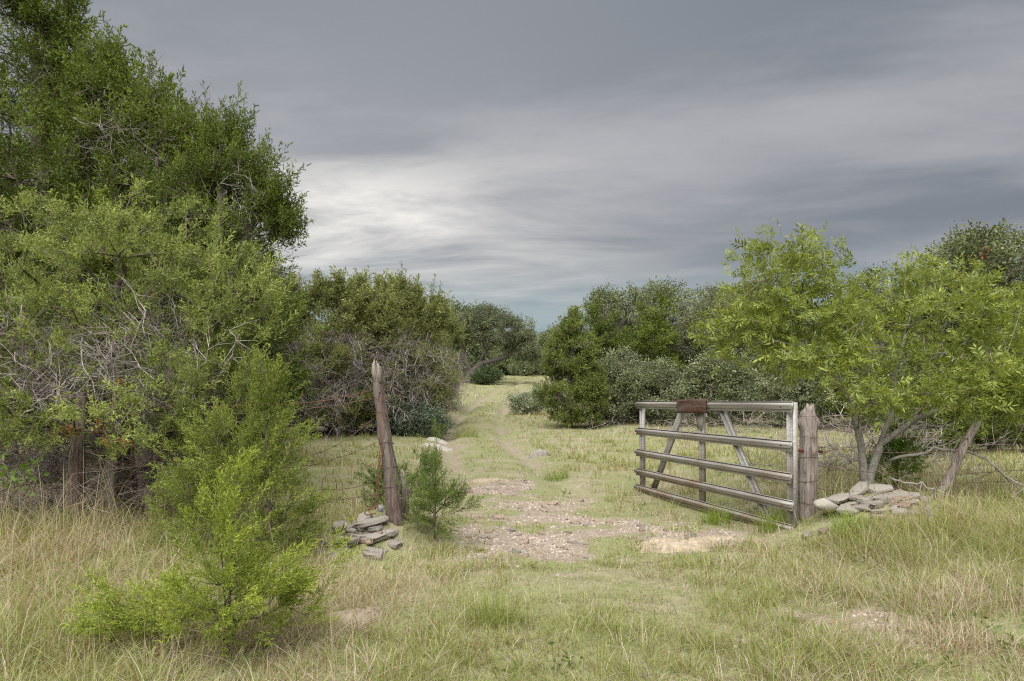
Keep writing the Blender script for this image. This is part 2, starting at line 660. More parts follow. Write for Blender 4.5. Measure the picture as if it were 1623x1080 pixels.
def litter_mask(x, y):
    a = np.exp(-(((x + 5.2) / 2.2) ** 2 + ((y - 8.3) / 1.6) ** 2)) * 1.5
    a += np.exp(-(((x + 4.5) / 2.6) ** 2 + ((y - 20.2) / 1.6) ** 2)) * 1.3
    a += np.exp(-(((x - 6) / 4.0) ** 2 + ((y - 24.5) / 2.0) ** 2)) * 1.3
    return np.clip(sstep(0.35, 0.9, a + 0.4 * (fbm(x / 0.8, y / 0.8, 77, 3) - 0.5)), 0, 1)


def build_ground():
    def grade(a, b, n, p=1.0):
        t = np.linspace(0, 1, n)
        return a + (b - a) * t ** p
    ys = np.concatenate([[-400, -120, -40, -12, -4, 0, 1.5], grade(2.4, 12, 120)[:-1], grade(12, 30, 70)[:-1],
                         grade(30, 120, 70)[:-1], [120, 135, 150, 180, 220, 300, 450, 800, 1500, 3000, 5000]])
    xp = np.concatenate([grade(0, 6, 76)[:-1], grade(6, 16, 44)[:-1], grade(16, 60, 30)[:-1],
                         [60, 75, 100, 150, 250, 500, 1000, 2000, 4000]])
    xs = np.concatenate([-xp[::-1][:-1], xp])
    X, Y = np.meshgrid(xs, ys)
    Z = H(X, Y)
    V = np.stack([X, Y, Z], -1).reshape(-1, 3)
    nx, ny = len(xs), len(ys)
    i, j = np.meshgrid(np.arange(ny - 1), np.arange(nx - 1), indexing='ij')
    a = (i * nx + j).ravel()
    Q = np.stack([a, a + 1, a + nx + 1, a + nx], -1)
    C = np.zeros((len(V), 3))
    C[:, 0] = bare_mask(X, Y).ravel()
    C[:, 1] = litter_mask(X, Y).ravel()
    o = mesh('ground', V, [Q], M['soil'], None, C, True)
    o['kind'] = 'structure'
    o['label'] = 'sloping rough pasture ground with rocky bare patches'
    return o


build_ground()

# ------------------------------------------------------------------ foliage templates
def tri_leaflet(p, d, w, l, rg):
    d = d / (np.linalg.norm(d) + 1e-9)
    s = np.cross(d, rg.standard_normal(3))
    s /= np.linalg.norm(s) + 1e-9
    return [p - s * w * .5, p + s * w * .5, p + d * l]


def tpl_juniper(rg, n_side=9, n_twig=6, w=0.058, l=0.092, rnd=0.42):
    """plume of scale-leaf twiglets: narrow, pointed, feathery"""
    V, T = [], []
    bend = rg.standard_normal(3) * 0.16
    for i in range(n_side):
        t = 0.08 + 0.86 * i / (n_side - 1)
        p = np.array([0, 0, t]) + bend * t * t
        az = i * 2.4 + rg.random() * 0.9
        out = np.array([math.cos(az), math.sin(az), 0])
        d = out * 0.8 + np.array([0, 0, 0.9])
        d /= np.linalg.norm(d)
        ln = 0.40 * (1 - 0.62 * t) * (0.65 + 0.7 * rg.random())
        for j in range(n_twig):
            s = 0.1 + 0.9 * j / max(1, n_twig - 1)
            q = p + d * ln * s
            dd = d + rnd * rg.standard_normal(3)
            V += tri_leaflet(q, dd, w * (0.8 + 0.5 * rg.random()), l * (0.8 + 0.7 * rg.random()), rg)
            T.append(t * 0.6 + s * 0.4)
    for _ in range(4):
        V += tri_leaflet(np.array([0, 0, 0.9]) + bend, np.array([0, 0, 1]) + 0.3 * rg.standard_normal(3), w, 0.18, rg)
        T.append(1.0)
    V = np.array(V)
    return V, np.arange(len(V)).reshape(-1, 3), np.repeat(np.array(T), 3)


def tpl_feather(rg, n_side=13, n_twig=6, w=0.034):
    """young juniper: slender pointed plume"""
    V, T = [], []
    bend = rg.standard_normal(3) * 0.14
    for i in range(n_side):
        t = 0.03 + 0.94 * i / (n_side - 1)
        p = np.array([0, 0, t]) + bend * t * t
        az = i * 2.4 + rg.random() * 0.6
        out = np.array([math.cos(az), math.sin(az), 0])
        d = out * 0.62 + np.array([0, 0, 1.0])
        d /= np.linalg.norm(d)
        ln = 0.36 * (1 - 0.72 * t) * (0.7 + 0.6 * rg.random())
        for j in range(n_twig):
            s = j / (n_twig - 1)
            dd = d + 0.45 * rg.standard_normal(3)
            V += tri_leaflet(p + d * ln * s, dd, w, 0.07 + 0.07 * rg.random(), rg)
            T.append(t * 0.5 + s * 0.5)
    V = np.array(V)
    return V, np.arange(len(V)).reshape(-1, 3), np.repeat(np.array(T), 3)


def leaf4(p, d, nrm, l, w, fold):
    """pointed leaf folded along its midrib: 6 verts, 4 tris"""
    d = d / (np.linalg.norm(d) + 1e-9)
    s = np.cross(d, nrm)
    s /= np.linalg.norm(s) + 1e-9
    n = np.cross(s, d)
    m1 = p + d * l * 0.42
    tip = p + d * l - n * l * 0.10
    V = [p, m1 + s * w * .5 + n * fold * w, m1, m1 - s * w * .5 + n * fold * w, tip]
    return V, [(0, 1, 2), (0, 2, 3), (1, 4, 2), (2, 4, 3)]


def tpl_pinnate(rg, n=9):
    V, F, T = [], [], []
    k = 0
    for i in range(n):
        t = (i + 0.6) / n
        p = np.array([0.05 * math.sin(3 * t), 0, t * 0.8])
        sgn = 1 if i % 2 else -1
        d = np.array([sgn * 0.9, 0.35 * rg.standard_normal(), 0.45 + 0.3 * rg.random()]) if i < n - 1 else np.array([0, 0, 1.0])
        nr = np.array([0, 1, 0]) + 0.5 * rg.standard_normal(3)
        v, f = leaf4(p, d, nr, 0.34 + 0.14 * rg.random(), 0.115, 0.18)
        V += v
        F += [(a + k, b + k, c + k) for a, b, c in f]
        T += [t] * 5
        k += 5
    # leaf stalk
    V += [np.array([-.008, 0, -.05]), np.array([.008, 0, -.05]), np.array([0.03, 0, .8])]
    F.append((k, k + 1, k + 2))
    T += [0.2] * 3
    return np.array(V), np.array(F), np.array(T)


def tpl_oak(rg, n=20, l=0.25, w=0.13):
    V, F, T = [], [], []
    k = 0
    for i in range(n):
        p = rg.standard_normal(3) * np.array([.26, .26, .22]) + np.array([0, 0, .35])
        d = rg.standard_normal(3) + np.array([0, 0, .5]) + p * 1.2
        d /= np.linalg.norm(d)
        s = np.cross(d, rg.standard_normal(3))
        s /= np.linalg.norm(s)
        nn = np.cross(s, d)
        ll = l * (0.7 + 0.6 * rg.random())
        V += [p, p + d * ll * .5 + s * w * .5 + nn * .02, p + d * ll, p + d * ll * .5 - s * w * .5 + nn * .02]
        F += [(k, k + 1, k + 2), (k, k + 2, k + 3)]
        T += [float(np.clip(p[2], 0, 1))] * 4
        k += 4
    return np.array(V), np.array(F), np.array(T)


def tpl_twigs(rg, n=7, w=0.016):
    V, T = [], []

    def seg(p, q, w0):
        d = q - p
        s = np.cross(d, rg.standard_normal(3))
        s /= np.linalg.norm(s) + 1e-9
        s2 = np.cross(d, s)
        s2 /= np.linalg.norm(s2) + 1e-9
        for a in (s, s2):
            V.extend([p - a * w0 * .5, p + a * w0 * .5, q])
            T.extend([0.5] * 3)
    p = np.zeros(3)
    d = np.array([0, 0, 1.0])
    ax = [p]
    for i in range(4):
        d = d + 0.3 * rg.standard_normal(3)
        d /= np.linalg.norm(d)
        q = p + d * 0.28
        seg(p, q + d * 0.1, w * (1.3 - 0.2 * i))
        p = q
        ax.append(p)
    for i in range(n):
        k = rg.integers(0, 4)
        b = ax[k] + (ax[k + 1] - ax[k]) * rg.random()
        d = rg.standard_normal(3) + np.array([0, 0, .5])
        d /= np.linalg.norm(d)
        e = b + d * (0.25 + 0.3 * rg.random())
        seg(b, e, w * 0.7)
        for _ in range(2):
            d2 = d + 0.8 * rg.standard_normal(3)
            d2 /= np.linalg.norm(d2)
            seg(b + (e - b) * (0.4 + 0.5 * rg.random()), e + d2 * 0.18, w * 0.5)
    V = np.array(V)
    return V, np.arange(len(V)).reshape(-1, 3), np.array(T)


_tr = np.random.default_rng(5)
TPL = dict(
    juniper=[tpl_juniper(_tr) for _ in range(6)],
    juniper_far=[tpl_juniper(_tr, 7, 4, 0.085, 0.16, 0.5) for _ in range(5)],
    juniper_fine=[tpl_juniper(_tr, 9, 6, 0.055, 0.108) for _ in range(6)],
    feather=[tpl_feather(_tr) for _ in range(6)],
    plume=[tpl_feather(_tr, 12, 6, 0.030) for _ in range(6)],
    pinnate=[tpl_pinnate(_tr, int(n)) for n in (7, 9, 9, 11)],
    oak=[tpl_oak(_tr) for _ in range(5)],
    oak_near=[tpl_oak(_tr, 14, 0.28, 0.14) for _ in range(4)],
    twigs=[tpl_twigs(_tr) for _ in range(5)],
)


def scatter(kind, pos, zdir, scale, col, rg, tipgain=0.25):
    """bake copies of small templates into arrays V, F, C"""
    tp = TPL[kind]
    pos = np.asarray(pos, float)
    n = len(pos)
    zdir = zdir / (np.linalg.norm(zdir, axis=1)[:, None] + 1e-9)
    a = rg.standard_normal((n, 3))
    xd = np.cross(zdir, a)
    xd /= np.linalg.norm(xd, axis=1)[:, None] + 1e-9
    yd = np.cross(zdir, xd)
    R = np.stack([xd, yd, zdir], -1)
    which = rg.integers(0, len(tp), n)
    Vs, Fs, Cs, off = [], [], [], 0
    for k, (tv, tf, tt) in enumerate(tp):
        idx = np.where(which == k)[0]
        if not len(idx):
            continue
        v = np.einsum('nij,mj->nmi', R[idx] * scale[idx, None, None], tv) + pos[idx, None, :]
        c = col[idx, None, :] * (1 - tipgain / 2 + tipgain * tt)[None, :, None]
        f = tf[None] + (np.arange(len(idx)) * len(tv))[:, None, None] + off
        Vs.append(v.reshape(-1, 3))
        Cs.append(c.reshape(-1, 3))
        Fs.append(f.reshape(-1, 3))
        off += len(idx) * len(tv)
    return np.vstack(Vs), np.vstack(Fs), np.vstack(Cs)


# ------------------------------------------------------------------ trees
def grow(trunks, targets, rg, r0, rmin=0.004, wig=0.10, expo=0.5, depth_w=0.25):
    P, par, dep = [], [], []
    for line in trunks:
        line = np.asarray(line, float)
        dense = [line[0]]
        for a, b in zip(line[:-1], line[1:]):
            n = max(1, int(np.linalg.norm(b - a) / 0.18))
            for i in range(1, n + 1):
                dense.append(a + (b - a) * i / n)
        dense = np.array(dense)
        dense[1:, :2] += rg.standard_normal((len(dense) - 1, 2)) * r0 * 0.18
        if P:
            d = np.linalg.norm(np.array(P) - dense[0], axis=1)
            pi = int(np.argmin(d))
            start = 1 if d[pi] < 0.05 else 0
        else:
            pi, start = -1, 0
        for q in dense[start:]:
            par.append(pi)
            dep.append(0 if pi < 0 else dep[pi] + float(np.linalg.norm(q - P[pi])))
            P.append(q)
            pi = len(P) - 1
    nt = len(P)
    T0 = np.array(P)
    order = np.argsort([np.min(np.linalg.norm(T0 - t, axis=1)) for t in targets])
    tips = []
    arrP = np.zeros((nt + len(targets) * 14 + 10, 3))
    arrP[:nt] = T0
    arrD = np.zeros(len(arrP))
    arrD[:nt] = dep
    n = nt
    for oi in order:
        t = targets[oi]
        dv = t - arrP[:n]
        dist = np.linalg.norm(dv, axis=1)
        cost = dist + depth_w * arrD[:n] + 0.9 * np.maximum(0, -dv[:, 2])
        pi = int(np.argmin(cost))
        dd = dist[pi]
        ns = int(np.clip(dd / 0.2, 1, 12))
        p0 = arrP[pi].copy()
        for s in range(1, ns + 1):
            f = s / ns
            q = p0 + (t - p0) * f + rg.standard_normal(3) * wig * dd * f * (1 - f) * 1.6
            q[2] -= 0.12 * dd * math.sin(math.pi * f) * 0.5
            arrP[n] = q
            arrD[n] = arrD[pi] + dd / ns
            par.append(pi)
            pi = n
            n += 1
        tips.append(pi)
    P = arrP[:n]
    cnt = np.zeros(n)
    for t in tips:
        cnt[t] += 1
    # trunk ends count too
    for i in range(n - 1, 0, -1):
        if par[i] >= 0:
            cnt[par[i]] += cnt[i]
    rad = np.maximum(rmin, r0 * (np.maximum(cnt, 0.3) / max(1, cnt[0])) ** expo)
    ch = [[] for _ in range(n)]
    for i in range(1, n):
        if par[i] >= 0:
            ch[par[i]].append(i)
    chains = []
    stack = [(0, None)]
    seen = set()
    roots = [i for i in range(n) if par[i] < 0]
    stack = [(r, None) for r in roots]
    while stack:
        s, pre = stack.pop()
        c = [] if pre is None else [pre]
        i = s
        while True:
            c.append(i)
            if not ch[i]:
                break
            main = max(ch[i], key=lambda k: cnt[k])
            for k in ch[i]:
                if k != main:
                    stack.append((k, i))
            i = main
        chains.append(c)
    return P, rad, chains


def skeleton_mesh(P, rad, chains, rg, rlo=0.0, rhi=9.0, kbig=9, flare=0.0):
    mb = MB()
    for c in chains:
        if len(c) < 2:
            continue
        r = rad[c].copy()
        if len(c) > 2:
            r[0] = min(r[0], r[1] * 1.15)
        rm = r[1]
        if not (rlo <= rm < rhi):
            continue
        k = kbig if rm > 0.035 else (5 if rm > 0.012 else 3)
        pts = P[c]
        if flare and c[0] == 0:
            r = r * (1 + flare * np.exp(-np.maximum(0, pts[:, 2]) / 0.12))
            pts = pts.copy()
            pts[0, 2] -= 0.06
        mb.tube(pts, r, k, True, None, 0.06 if rm > 0.03 else 0.0, rg)
    return mb


def crown_points(blobs, n, rg, shell=0.55, mind=0.0, floor=None):
    """blobs: (cx,cy,cz,rx,ry,rz[,weight])"""
    w = np.array([(b[6] if len(b) > 6 else 1.0) * (b[3] * b[4] * b[5]) ** 0.72 for b in blobs])
    w /= w.sum()
    out = []
    tries = 0
    while len(out) < n and tries < n * 40:
        tries += 1
        b = blobs[rg.choice(len(blobs), p=w)]
        d = rg.standard_normal(3)
        d /= np.linalg.norm(d)
        r = shell + (1 - shell) * rg.random() ** 0.6
        if rg.random() < 0.18:
            r = rg.random() ** (1 / 3)
        p = np.array(b[:3]) + d * r * np.array(b[3:6])
        if floor is not None and p[2] < floor:
            continue
        if mind and out:
            if np.min(np.linalg.norm(np.array(out) - p, axis=1)) < mind:
                if rg.random() < 0.9:
                    continue
        out.append(p)
    return np.array(out)


GAIN = dict(juniper=1.5, juniper_fine=1.5, juniper_far=1.5, oak=1.35, oak_near=1.35, pinnate=1.15, feather=1.1)


def foliage_at(targets, kind, per, rad, scale, colA, colB, rg, up=0.5, outw=0.7, rnd=0.6, axis=None, brown=0.0, zf=0.75, jitter=0.14, tipgain=0.25, brown_col=(.20, .085, .03)):
    n = len(targets)
    ax = targets.mean(0) if axis is None else np.asarray(axis, float)
    rep = np.repeat(np.arange(n), per)
    m = len(rep)
    off = rg.standard_normal((m, 3)) * rad * np.array([0.6, 0.6, 0.6 * zf])
    pos = targets[rep] + off
    o = targets - ax
    o[:, 2] *= 0.35
    o /= np.linalg.norm(o, axis=1)[:, None] + 1e-9
    d = outw * o[rep] + np.array([0, 0, up]) + rnd * rg.standard_normal((m, 3)) + 0.9 * off / (rad + 1e-6) * 0.5
    if kind.startswith('juniper'):
        u = rg.standard_normal((m, 3))
        u /= np.linalg.norm(u, axis=1)[:, None]
        d = 0.85 * u + 0.6 * outw * o[rep] + np.array([0, 0, up * 1.1])
        pos = targets[rep] + rg.standard_normal((m, 3)) * rad * np.array([.38, .38, .28])
    pos = pos - 0.3 * scale * d / (np.linalg.norm(d, axis=1)[:, None])
    t = np.clip(rg.random(n) * 0.8 + 0.1, 0, 1)[rep] + rg.standard_normal(m) * 0.16
    t = np.clip(t, 0, 1)[:, None]
    col = np.array(colA) * (1 - t) + np.array(colB) * t
    col = col * (1 + jitter * rg.standard_normal((m, 1))).clip(0.5, 1.6)
    if brown:
        bc = rg.random(n) < brown
        bm = (bc[rep] & (rg.random(m) < 0.5)) | (rg.random(m) < brown * 0.15)
        col[bm] = np.array(brown_col) * (0.7 + 0.7 * rg.random((bm.sum(), 1)))
    col = col * GAIN.get(kind, 1.0)
    sc = scale * (0.7 + 0.6 * rg.random(m))
    return scatter(kind, pos, d, sc, col, rg, tipgain)


def make_tree(name, label, cat, loc, blobs, trunks, n, seed, kind='juniper_far', per=9, crad=0.3, scale=0.3,
              colA=(.06, .075, .022), colB=(.12, .14, .04), bark='bark', leafmat='leaf', r0=0.12, twigs=0, twig_scale=0.5,
              twig_col=(.30, .25, .24), twig_shell=0.2, brown=0.0, group=None, up=0.5, outw=0.7, rnd=0.6, mind=0.0,
              floor=0.08, shell=0.55, flare=0.5, rz=0.0, wig=0.10, extra=None, twig_blobs=None, tipgain=0.25, rmin=0.004, zf=0.75, brown_col=(.20, .085, .03), spires=None, plumes=0, plume_scale=.4):
    rg = np.random.default_rng(seed)
    t = thing(name, label, cat, loc, rz, group)
    pts = crown_points(blobs, n, rg, shell, mind, floor)
    if spires:
        sp = []
        for (sx, sy, z0, hh, rr) in spires:
            for q in range(7):
                f = q / 6
                sp.append((sx + rg.normal(0, .03) + .25 * rr * f, sy + rg.normal(0, .03), z0 + hh * f))
                if q < 5:
                    for _ in range(2):
                        a_ = rg.random() * 6.28
                        sp.append((sx + rr * (1 - f) * math.cos(a_), sy + rr * (1 - f) * math.sin(a_), z0 + hh * f * .95))
        pts = np.vstack([pts, np.array(sp)])
    if extra is not None:
        pts = np.vstack([pts, extra])
    P, rad, chains = grow(trunks, pts, rg, r0, rmin=rmin, wig=wig)
    skeleton_mesh(P, rad, chains, rg, 0.0, 9, flare=flare).build('trunk', M[bark], t, True)
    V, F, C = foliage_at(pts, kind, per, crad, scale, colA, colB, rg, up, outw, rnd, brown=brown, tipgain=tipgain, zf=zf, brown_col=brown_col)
    if plumes:
        ax = pts.mean(0)
        o_ = pts - ax
        o_[:, 2] *= .6
        sc_ = np.linalg.norm(o_, axis=1) + rg.random(len(pts)) * .4 * np.linalg.norm(o_, axis=1).max()
        idx = np.argsort(-sc_)[:max(1, plumes // 3)]
        idx = rg.choice(idx, plumes)
        on = o_[idx] / (np.linalg.norm(o_[idx], axis=1)[:, None] + 1e-9)
        dd = .55 * on + np.array([0, 0, .85]) + .4 * rg.standard_normal((plumes, 3))
        tt_ = rg.random((plumes, 1))
        cc = (np.array(colA) * (1 - tt_) + np.array(colB) * tt_) * GAIN.get(kind, 1.0)
        V2, F2, C2 = scatter('plume', pts[idx] + rg.standard_normal((plumes, 3)) * crad * .4, dd, plume_scale * (.6 + .8 * rg.random(plumes)), cc, rg, tipgain)
        F = np.vstack([F, F2 + len(V)])
        V = np.vstack([V, V2])
        C = np.vstack([C, C2])
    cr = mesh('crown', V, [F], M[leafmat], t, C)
    cr['kind'] = 'stuff'
    if twigs:
        tb = twig_blobs or blobs
        tp = crown_points(tb, twigs, rg, twig_shell, 0, 0.03)
        d = rg.standard_normal((len(tp), 3)) + np.array([0, 0, .15])
        col = np.array(twig_col)[None] * (0.6 + 0.7 * rg.random((len(tp), 1)))
        V, F, C = scatter('twigs', tp - 0.3 * twig_scale * d / np.linalg.norm(d, axis=1)[:, None], d, twig_scale * (0.6 + 0.8 * rg.random(len(tp))), col, rg, 0)
        tw = mesh('dead_twigs', V, [F], M['twig'], t, C)
        tw['kind'] = 'stuff'
    return t


def at(x, y, dz=0.0):
    return (x, y, float(H(x, y)) + dz)


JA, JB = (.055, .085, .016), (.125, .165, .032)          # mature juniper
JYA, JYB = (.16, .24, .022), (.30, .40, .04)             # young juniper

# --- the big junipers behind the left fence
make_tree('juniper_tree', 'tallest dark juniper, rising out of the picture above the fence brace', 'tree', at(-6.7, 9.8),
          [(0, 0, 3.2, 2.0, 1.7, 1.6), (-.1, 0, 4.8, 1.7, 1.5, 1.4), (-.6, 0, 6.2, 1.1, 1.1, 1.2), (.5, -.3, 5.5, .5, .5, .7), (-.4, 0, 7.5, .5, .5, .7)],
          [[(0, 0, 0), (.05, 0, 1.5), (0, .05, 3.5), (-.1, 0, 5.5), (-.1, 0, 7.3)], [(.05, 0, 1.0), (.6, -.3, 2.4), (.9, -.4, 4.4)]],
          275, 101, 'juniper', 13, .27, .29, (.050, .070, .014), (.108, .142, .028), r0=.16, up=.6, twigs=220, rmin=.006, mind=.3, plumes=340, plume_scale=.42, twig_col=(.36, .32, .30),
          spires=[(.42, -.3, 5.9, 1.1, .22), (.95, -.2, 5.3, .8, .2), (-.7, -.4, 7.0, 1.0, .3), (-.1, -.3, 6.5, 1.0, .22)],
          group='junipers crowding the left fence')
make_tree('juniper_tree', 'dark juniper with spiky leader shoots against the sky, right of the tallest', 'tree', at(-5.0, 9.3),
          [(0, 0, 2.6, 1.5, 1.3, 1.5), (0, 0, 4.1, 1.25, 1.0, 1.1), (.2, -.1, 4.55, .6, .6, .6), (-.5, 0, 5.0, .4, .4, .5), (.9, -.2, 3.3, .5, .5, .8)],
          [[(0, 0, 0), (0, 0, 1.4), (.1, 0, 3), (.3, 0, 5.3)], [(0, 0, 1.2), (-.35, 0, 3), (-.5, 0, 5.6)]],
          225, 102, 'juniper', 12, .25, .26, (.055, .076, .014), (.12, .155, .028), r0=.13, up=.7, twigs=190, mind=.26, plumes=300, plume_scale=.40, twig_col=(.36, .32, .30),
          group='junipers crowding the left fence',
          spires=[(-.45, 0, 5.0, .95, .2), (.1, 0, 4.7, .8, .18), (.55, -.1, 4.2, .85, .18), (.95, -.1, 3.6, .85, .18), (-.85, 0, 4.9, .9, .2)])
make_tree('juniper_tree', 'dark juniper whose tufted limb reaches out toward the leaning post', 'tree', at(-3.95, 8.8),
          [(0, 0, 2.0, 1.0, 1.0, 1.3), (.1, 0, 3.4, .75, .7, .9), (.72, -.1, 3.55, .34, .4, .55), (.40, 0, 4.15, .4, .4, .5), (.55, -.1, 2.4, .6, .6, .8)],
          [[(0, 0, 0), (.05, 0, 1.3), (.1, 0, 2.6), (.25, 0, 4.3)], [(.05, 0, 1.6), (.4, -.1, 2.7), (.78, -.1, 3.9)]],
          160, 103, 'juniper', 12, .2, .22, (.05, .068, .014), (.105, .14, .026), r0=.11, up=.7, twigs=150, mind=.2, plumes=260, plume_scale=.34, twig_col=(.36, .32, .30),
          group='junipers crowding the left fence',
          spires=[(.35, 0, 4.0, .8, .2), (.75, -.1, 3.5, .75, .18), (.98, -.1, 3.3, .6, .14), (.05, 0, 3.9, .8, .2)])
make_tree('juniper_tree', 'wide front juniper with rusty dead sprays and bare grey limbs over the fence', 'tree', at(-4.2, 7.5),
          [(-.1, -.3, 2.3, 1.35, .9, .95), (-.9, -.5, 1.75, .9, .7, .75), (.75, -.3, 1.85, .85, .75, .95), (.25, -.75, 1.15, 1.0, .45, .42),
           (1.15, -.3, 1.05, .62, .6, .75), (-.9, -.9, .98, .7, .42, .30), (.3, -.2, 3.0, .7, .6, .55), (1.3, -.2, 2.4, .45, .5, .5), (-.7, -.3, 2.9, .6, .5, .45),
           (-.55, -1.45, 1.22, .85, .28, .36), (.25, -1.35, 1.05, .7, .3, .34), (-1.2, -1.4, 1.6, .6, .3, .4), (.9, -1.1, 1.35, .5, .3, .4)],
          [[(0, 0, 0), (0, -.1, .7), (-.1, -.1, 1.5), (-.05, -.1, 2.7)], [(0, -.1, .6), (.5, -.2, 1.3), (1.0, -.2, 2.0)], [(0, -.1, .5), (-.6, -.3, 1.1), (-.9, -.4, 1.8)],
           [(.0, -.1, .4), (.55, -.3, .7), (1.2, -.3, 1.0)]],
          330, 104, 'juniper_fine', 14, .16, .165, (.098, .122, .034), (.235, .272, .086), r0=.10, up=.45, outw=.9, twigs=430, twig_scale=.5, brown=.015, brown_col=(.19, .095, .04), twig_shell=.3, mind=.21, plumes=260, plume_scale=.26, twig_col=(.40, .355, .34),
          group='junipers crowding the left fence', wig=.16, rmin=.005,
          twig_blobs=[(-.1, 0, 1.5, 1.5, .7, 1.0), (.1, -.85, 1.55, 1.2, .35, .6), (-.7, -.9, 1.55, .8, .3, .5), (.7, -.8, 1.6, .7, .3, .6), (-.5, .2, .7, 1.4, .8, .6)])
dt = make_tree('juniper_tree', 'shaded juniper deep in the thicket behind the fence brace', 'tree', at(-6.9, 12.2),
          [(0, 0, 2.2, 2.2, 1.4, 1.9), (0, 0, 4.0, 1.6, 1.2, 1.2)], [[(0, 0, 0), (0, 0, 2), (0, 0, 4.6)]],
          180, 105, 'juniper_far', 13, .34, .36, JA, JB, r0=.14, twigs=200, twig_scale=.8, group='junipers crowding the left fence')
make_tree('juniper_tree', 'shaded juniper deep in the thicket, between the fence and the juniper row', 'tree', at(-5.1, 12.6),
          [(0, 0, 1.6, 1.4, 1.0, 1.4), (0, 0, 2.8, 1.1, .9, .8)], [[(0, 0, 0), (0, 0, 1.6), (0, 0, 3.2)]],
          110, 106, 'juniper_far', 9, .32, .34, JA, JB, r0=.11, twigs=200, twig_scale=.8, group='junipers crowding the left fence')
copy_thing(dt, at(-9.3, 12.0), 2.2, 'shaded juniper at the outermost end of the thicket behind the brace', (1, 1, 1.15))
copy_thing(dt, at(-8.6, 15.5), 4.0, 'tall shaded juniper at the back of the thicket', (1.2, 1.2, 1.6))
copy_thing(dt, at(-6.6, 14.8), 5.1, 'shaded juniper at the back of the thicket, right of the tall one', (1.0, 1.0, 1.0))
make_tree('broadleaf_weed', 'small bright broad-leaved weed left of the reddish fence post', 'weed', at(-4.45, 6.15),
          [(0, 0, .55, .12, .1, .12)], [[(0, 0, 0), (.02, 0, .3), (0, 0, .6)]], 6, 112, 'oak_near', 1, .05, .20, (.11, .20, .03), (.16, .27, .05), 'greybark', 'broad', r0=.006, rmin=.002, flare=0)
make_tree('young_juniper', 'bright feathery young juniper growing beside the left fence wires', 'shrub', at(-2.1, 5.95),
          [(0, 0, .45, .42, .4, .42), (-.05, 0, 1.0, .36, .33, .45), (-.1, 0, 1.45, .2, .2, .3), (-.5, 0, .8, .35, .3, .5), (-.75, .1, .5, .4, .3, .4)], [[(0, 0, 0), (-.03, 0, .9), (-.1, 0, 1.75)]],
          150, 107, 'feather', 6, .11, .20, (.12, .155, .030), (.24, .285, .066), r0=.022, up=.9, outw=.9, rnd=.35, floor=.05, shell=.25, rmin=.0025, flare=.2)

# --- the bright sapling in the front
make_tree('juniper_sapling', 'bright yellow-green juniper sapling with sprawling low branches in the tall grass', 'shrub', at(-1.58, 3.78),
          [(0, 0, .33, .42, .36, .22), (-.45, 0, .26, .33, .25, .14), (.33, 0, .33, .27, .25, .2), (.02, 0, .62, .2, .2, .25), (.03, 0, .86, .11, .11, .2)],
          [[(0, 0, 0), (.02, 0, .4), (.04, 0, .75), (.05, 0, 1.0)], [(0, 0, .1), (-.02, 0, .5), (-.06, 0, .85)]],
          110, 108, 'feather', 5, .06, .165, (.165, .212, .032), (.315, .372, .068), r0=.016, up=.7, outw=1.1, rnd=.3, floor=.08, shell=.2, rmin=.0018, flare=.2,
          extra=np.array([(.07, 0, 1.06), (.05, 0, 1.0), (-.06, 0, .95), (-.12, 0, .86), (-.75, .02, .33), (.62, 0, .52), (.55, .05, .62), (-.2, 0, .7)]))
make_tree('juniper_sapling', 'thin upright juniper sapling at the foot of the leaning post', 'shrub', at(-.72, 6.35),
          [(0, 0, .28, .27, .22, .2), (-.1, 0, .5, .2, .18, .18), (.12, 0, .42, .18, .18, .14), (0, 0, .78, .09, .09, .2)], [[(0, 0, 0), (0, 0, .5), (.02, 0, 1.0)]],
          55, 109, 'feather', 5, .06, .15, (.08, .115, .028), (.165, .215, .06), r0=.014, up=.9, outw=.9, rnd=.3, floor=.05, shell=.2, rmin=.0018, flare=.2,
          extra=np.array([(.02, 0, .98), (.02, 0, 1.03), (.3, 0, .3), (.33, 0, .35)]))
make_tree('juniper_sapling', 'small juniper seedling showing behind the rusty chain', 'shrub', at(-1.32, 7.3),
          [(0, 0, .3, .25, .2, .2), (.15, 0, .5, .25, .2, .2), (-.2, 0, .5, .15, .15, .12), (.4, 0, .62, .15, .15, .15)], [[(0, 0, 0), (.03, 0, .6)], [(0, 0, .1), (.35, 0, .65)]],
          60, 110, 'feather', 6, .06, .15, (.06, .105, .018), (.125, .185, .035), r0=.014, up=.8, floor=.05, shell=.2, rmin=.002, flare=.2)
make_tree('juniper_sapling', 'small green juniper seedling beside the twin grey trunks', 'shrub', at(4.45, 7.9),
          [(0, 0, .25, .3, .25, .2), (.05, 0, .42, .2, .2, .16)], [[(0, 0, 0), (.02, 0, .5)]],
          45, 111, 'feather', 6, .07, .17, (.07, .12, .015), (.15, .22, .03), r0=.014, up=.8, floor=.03, shell=.2, rmin=.002, flare=.2)

# --- juniper row behind the leaning post
GR = 'junipers along the left of the track'


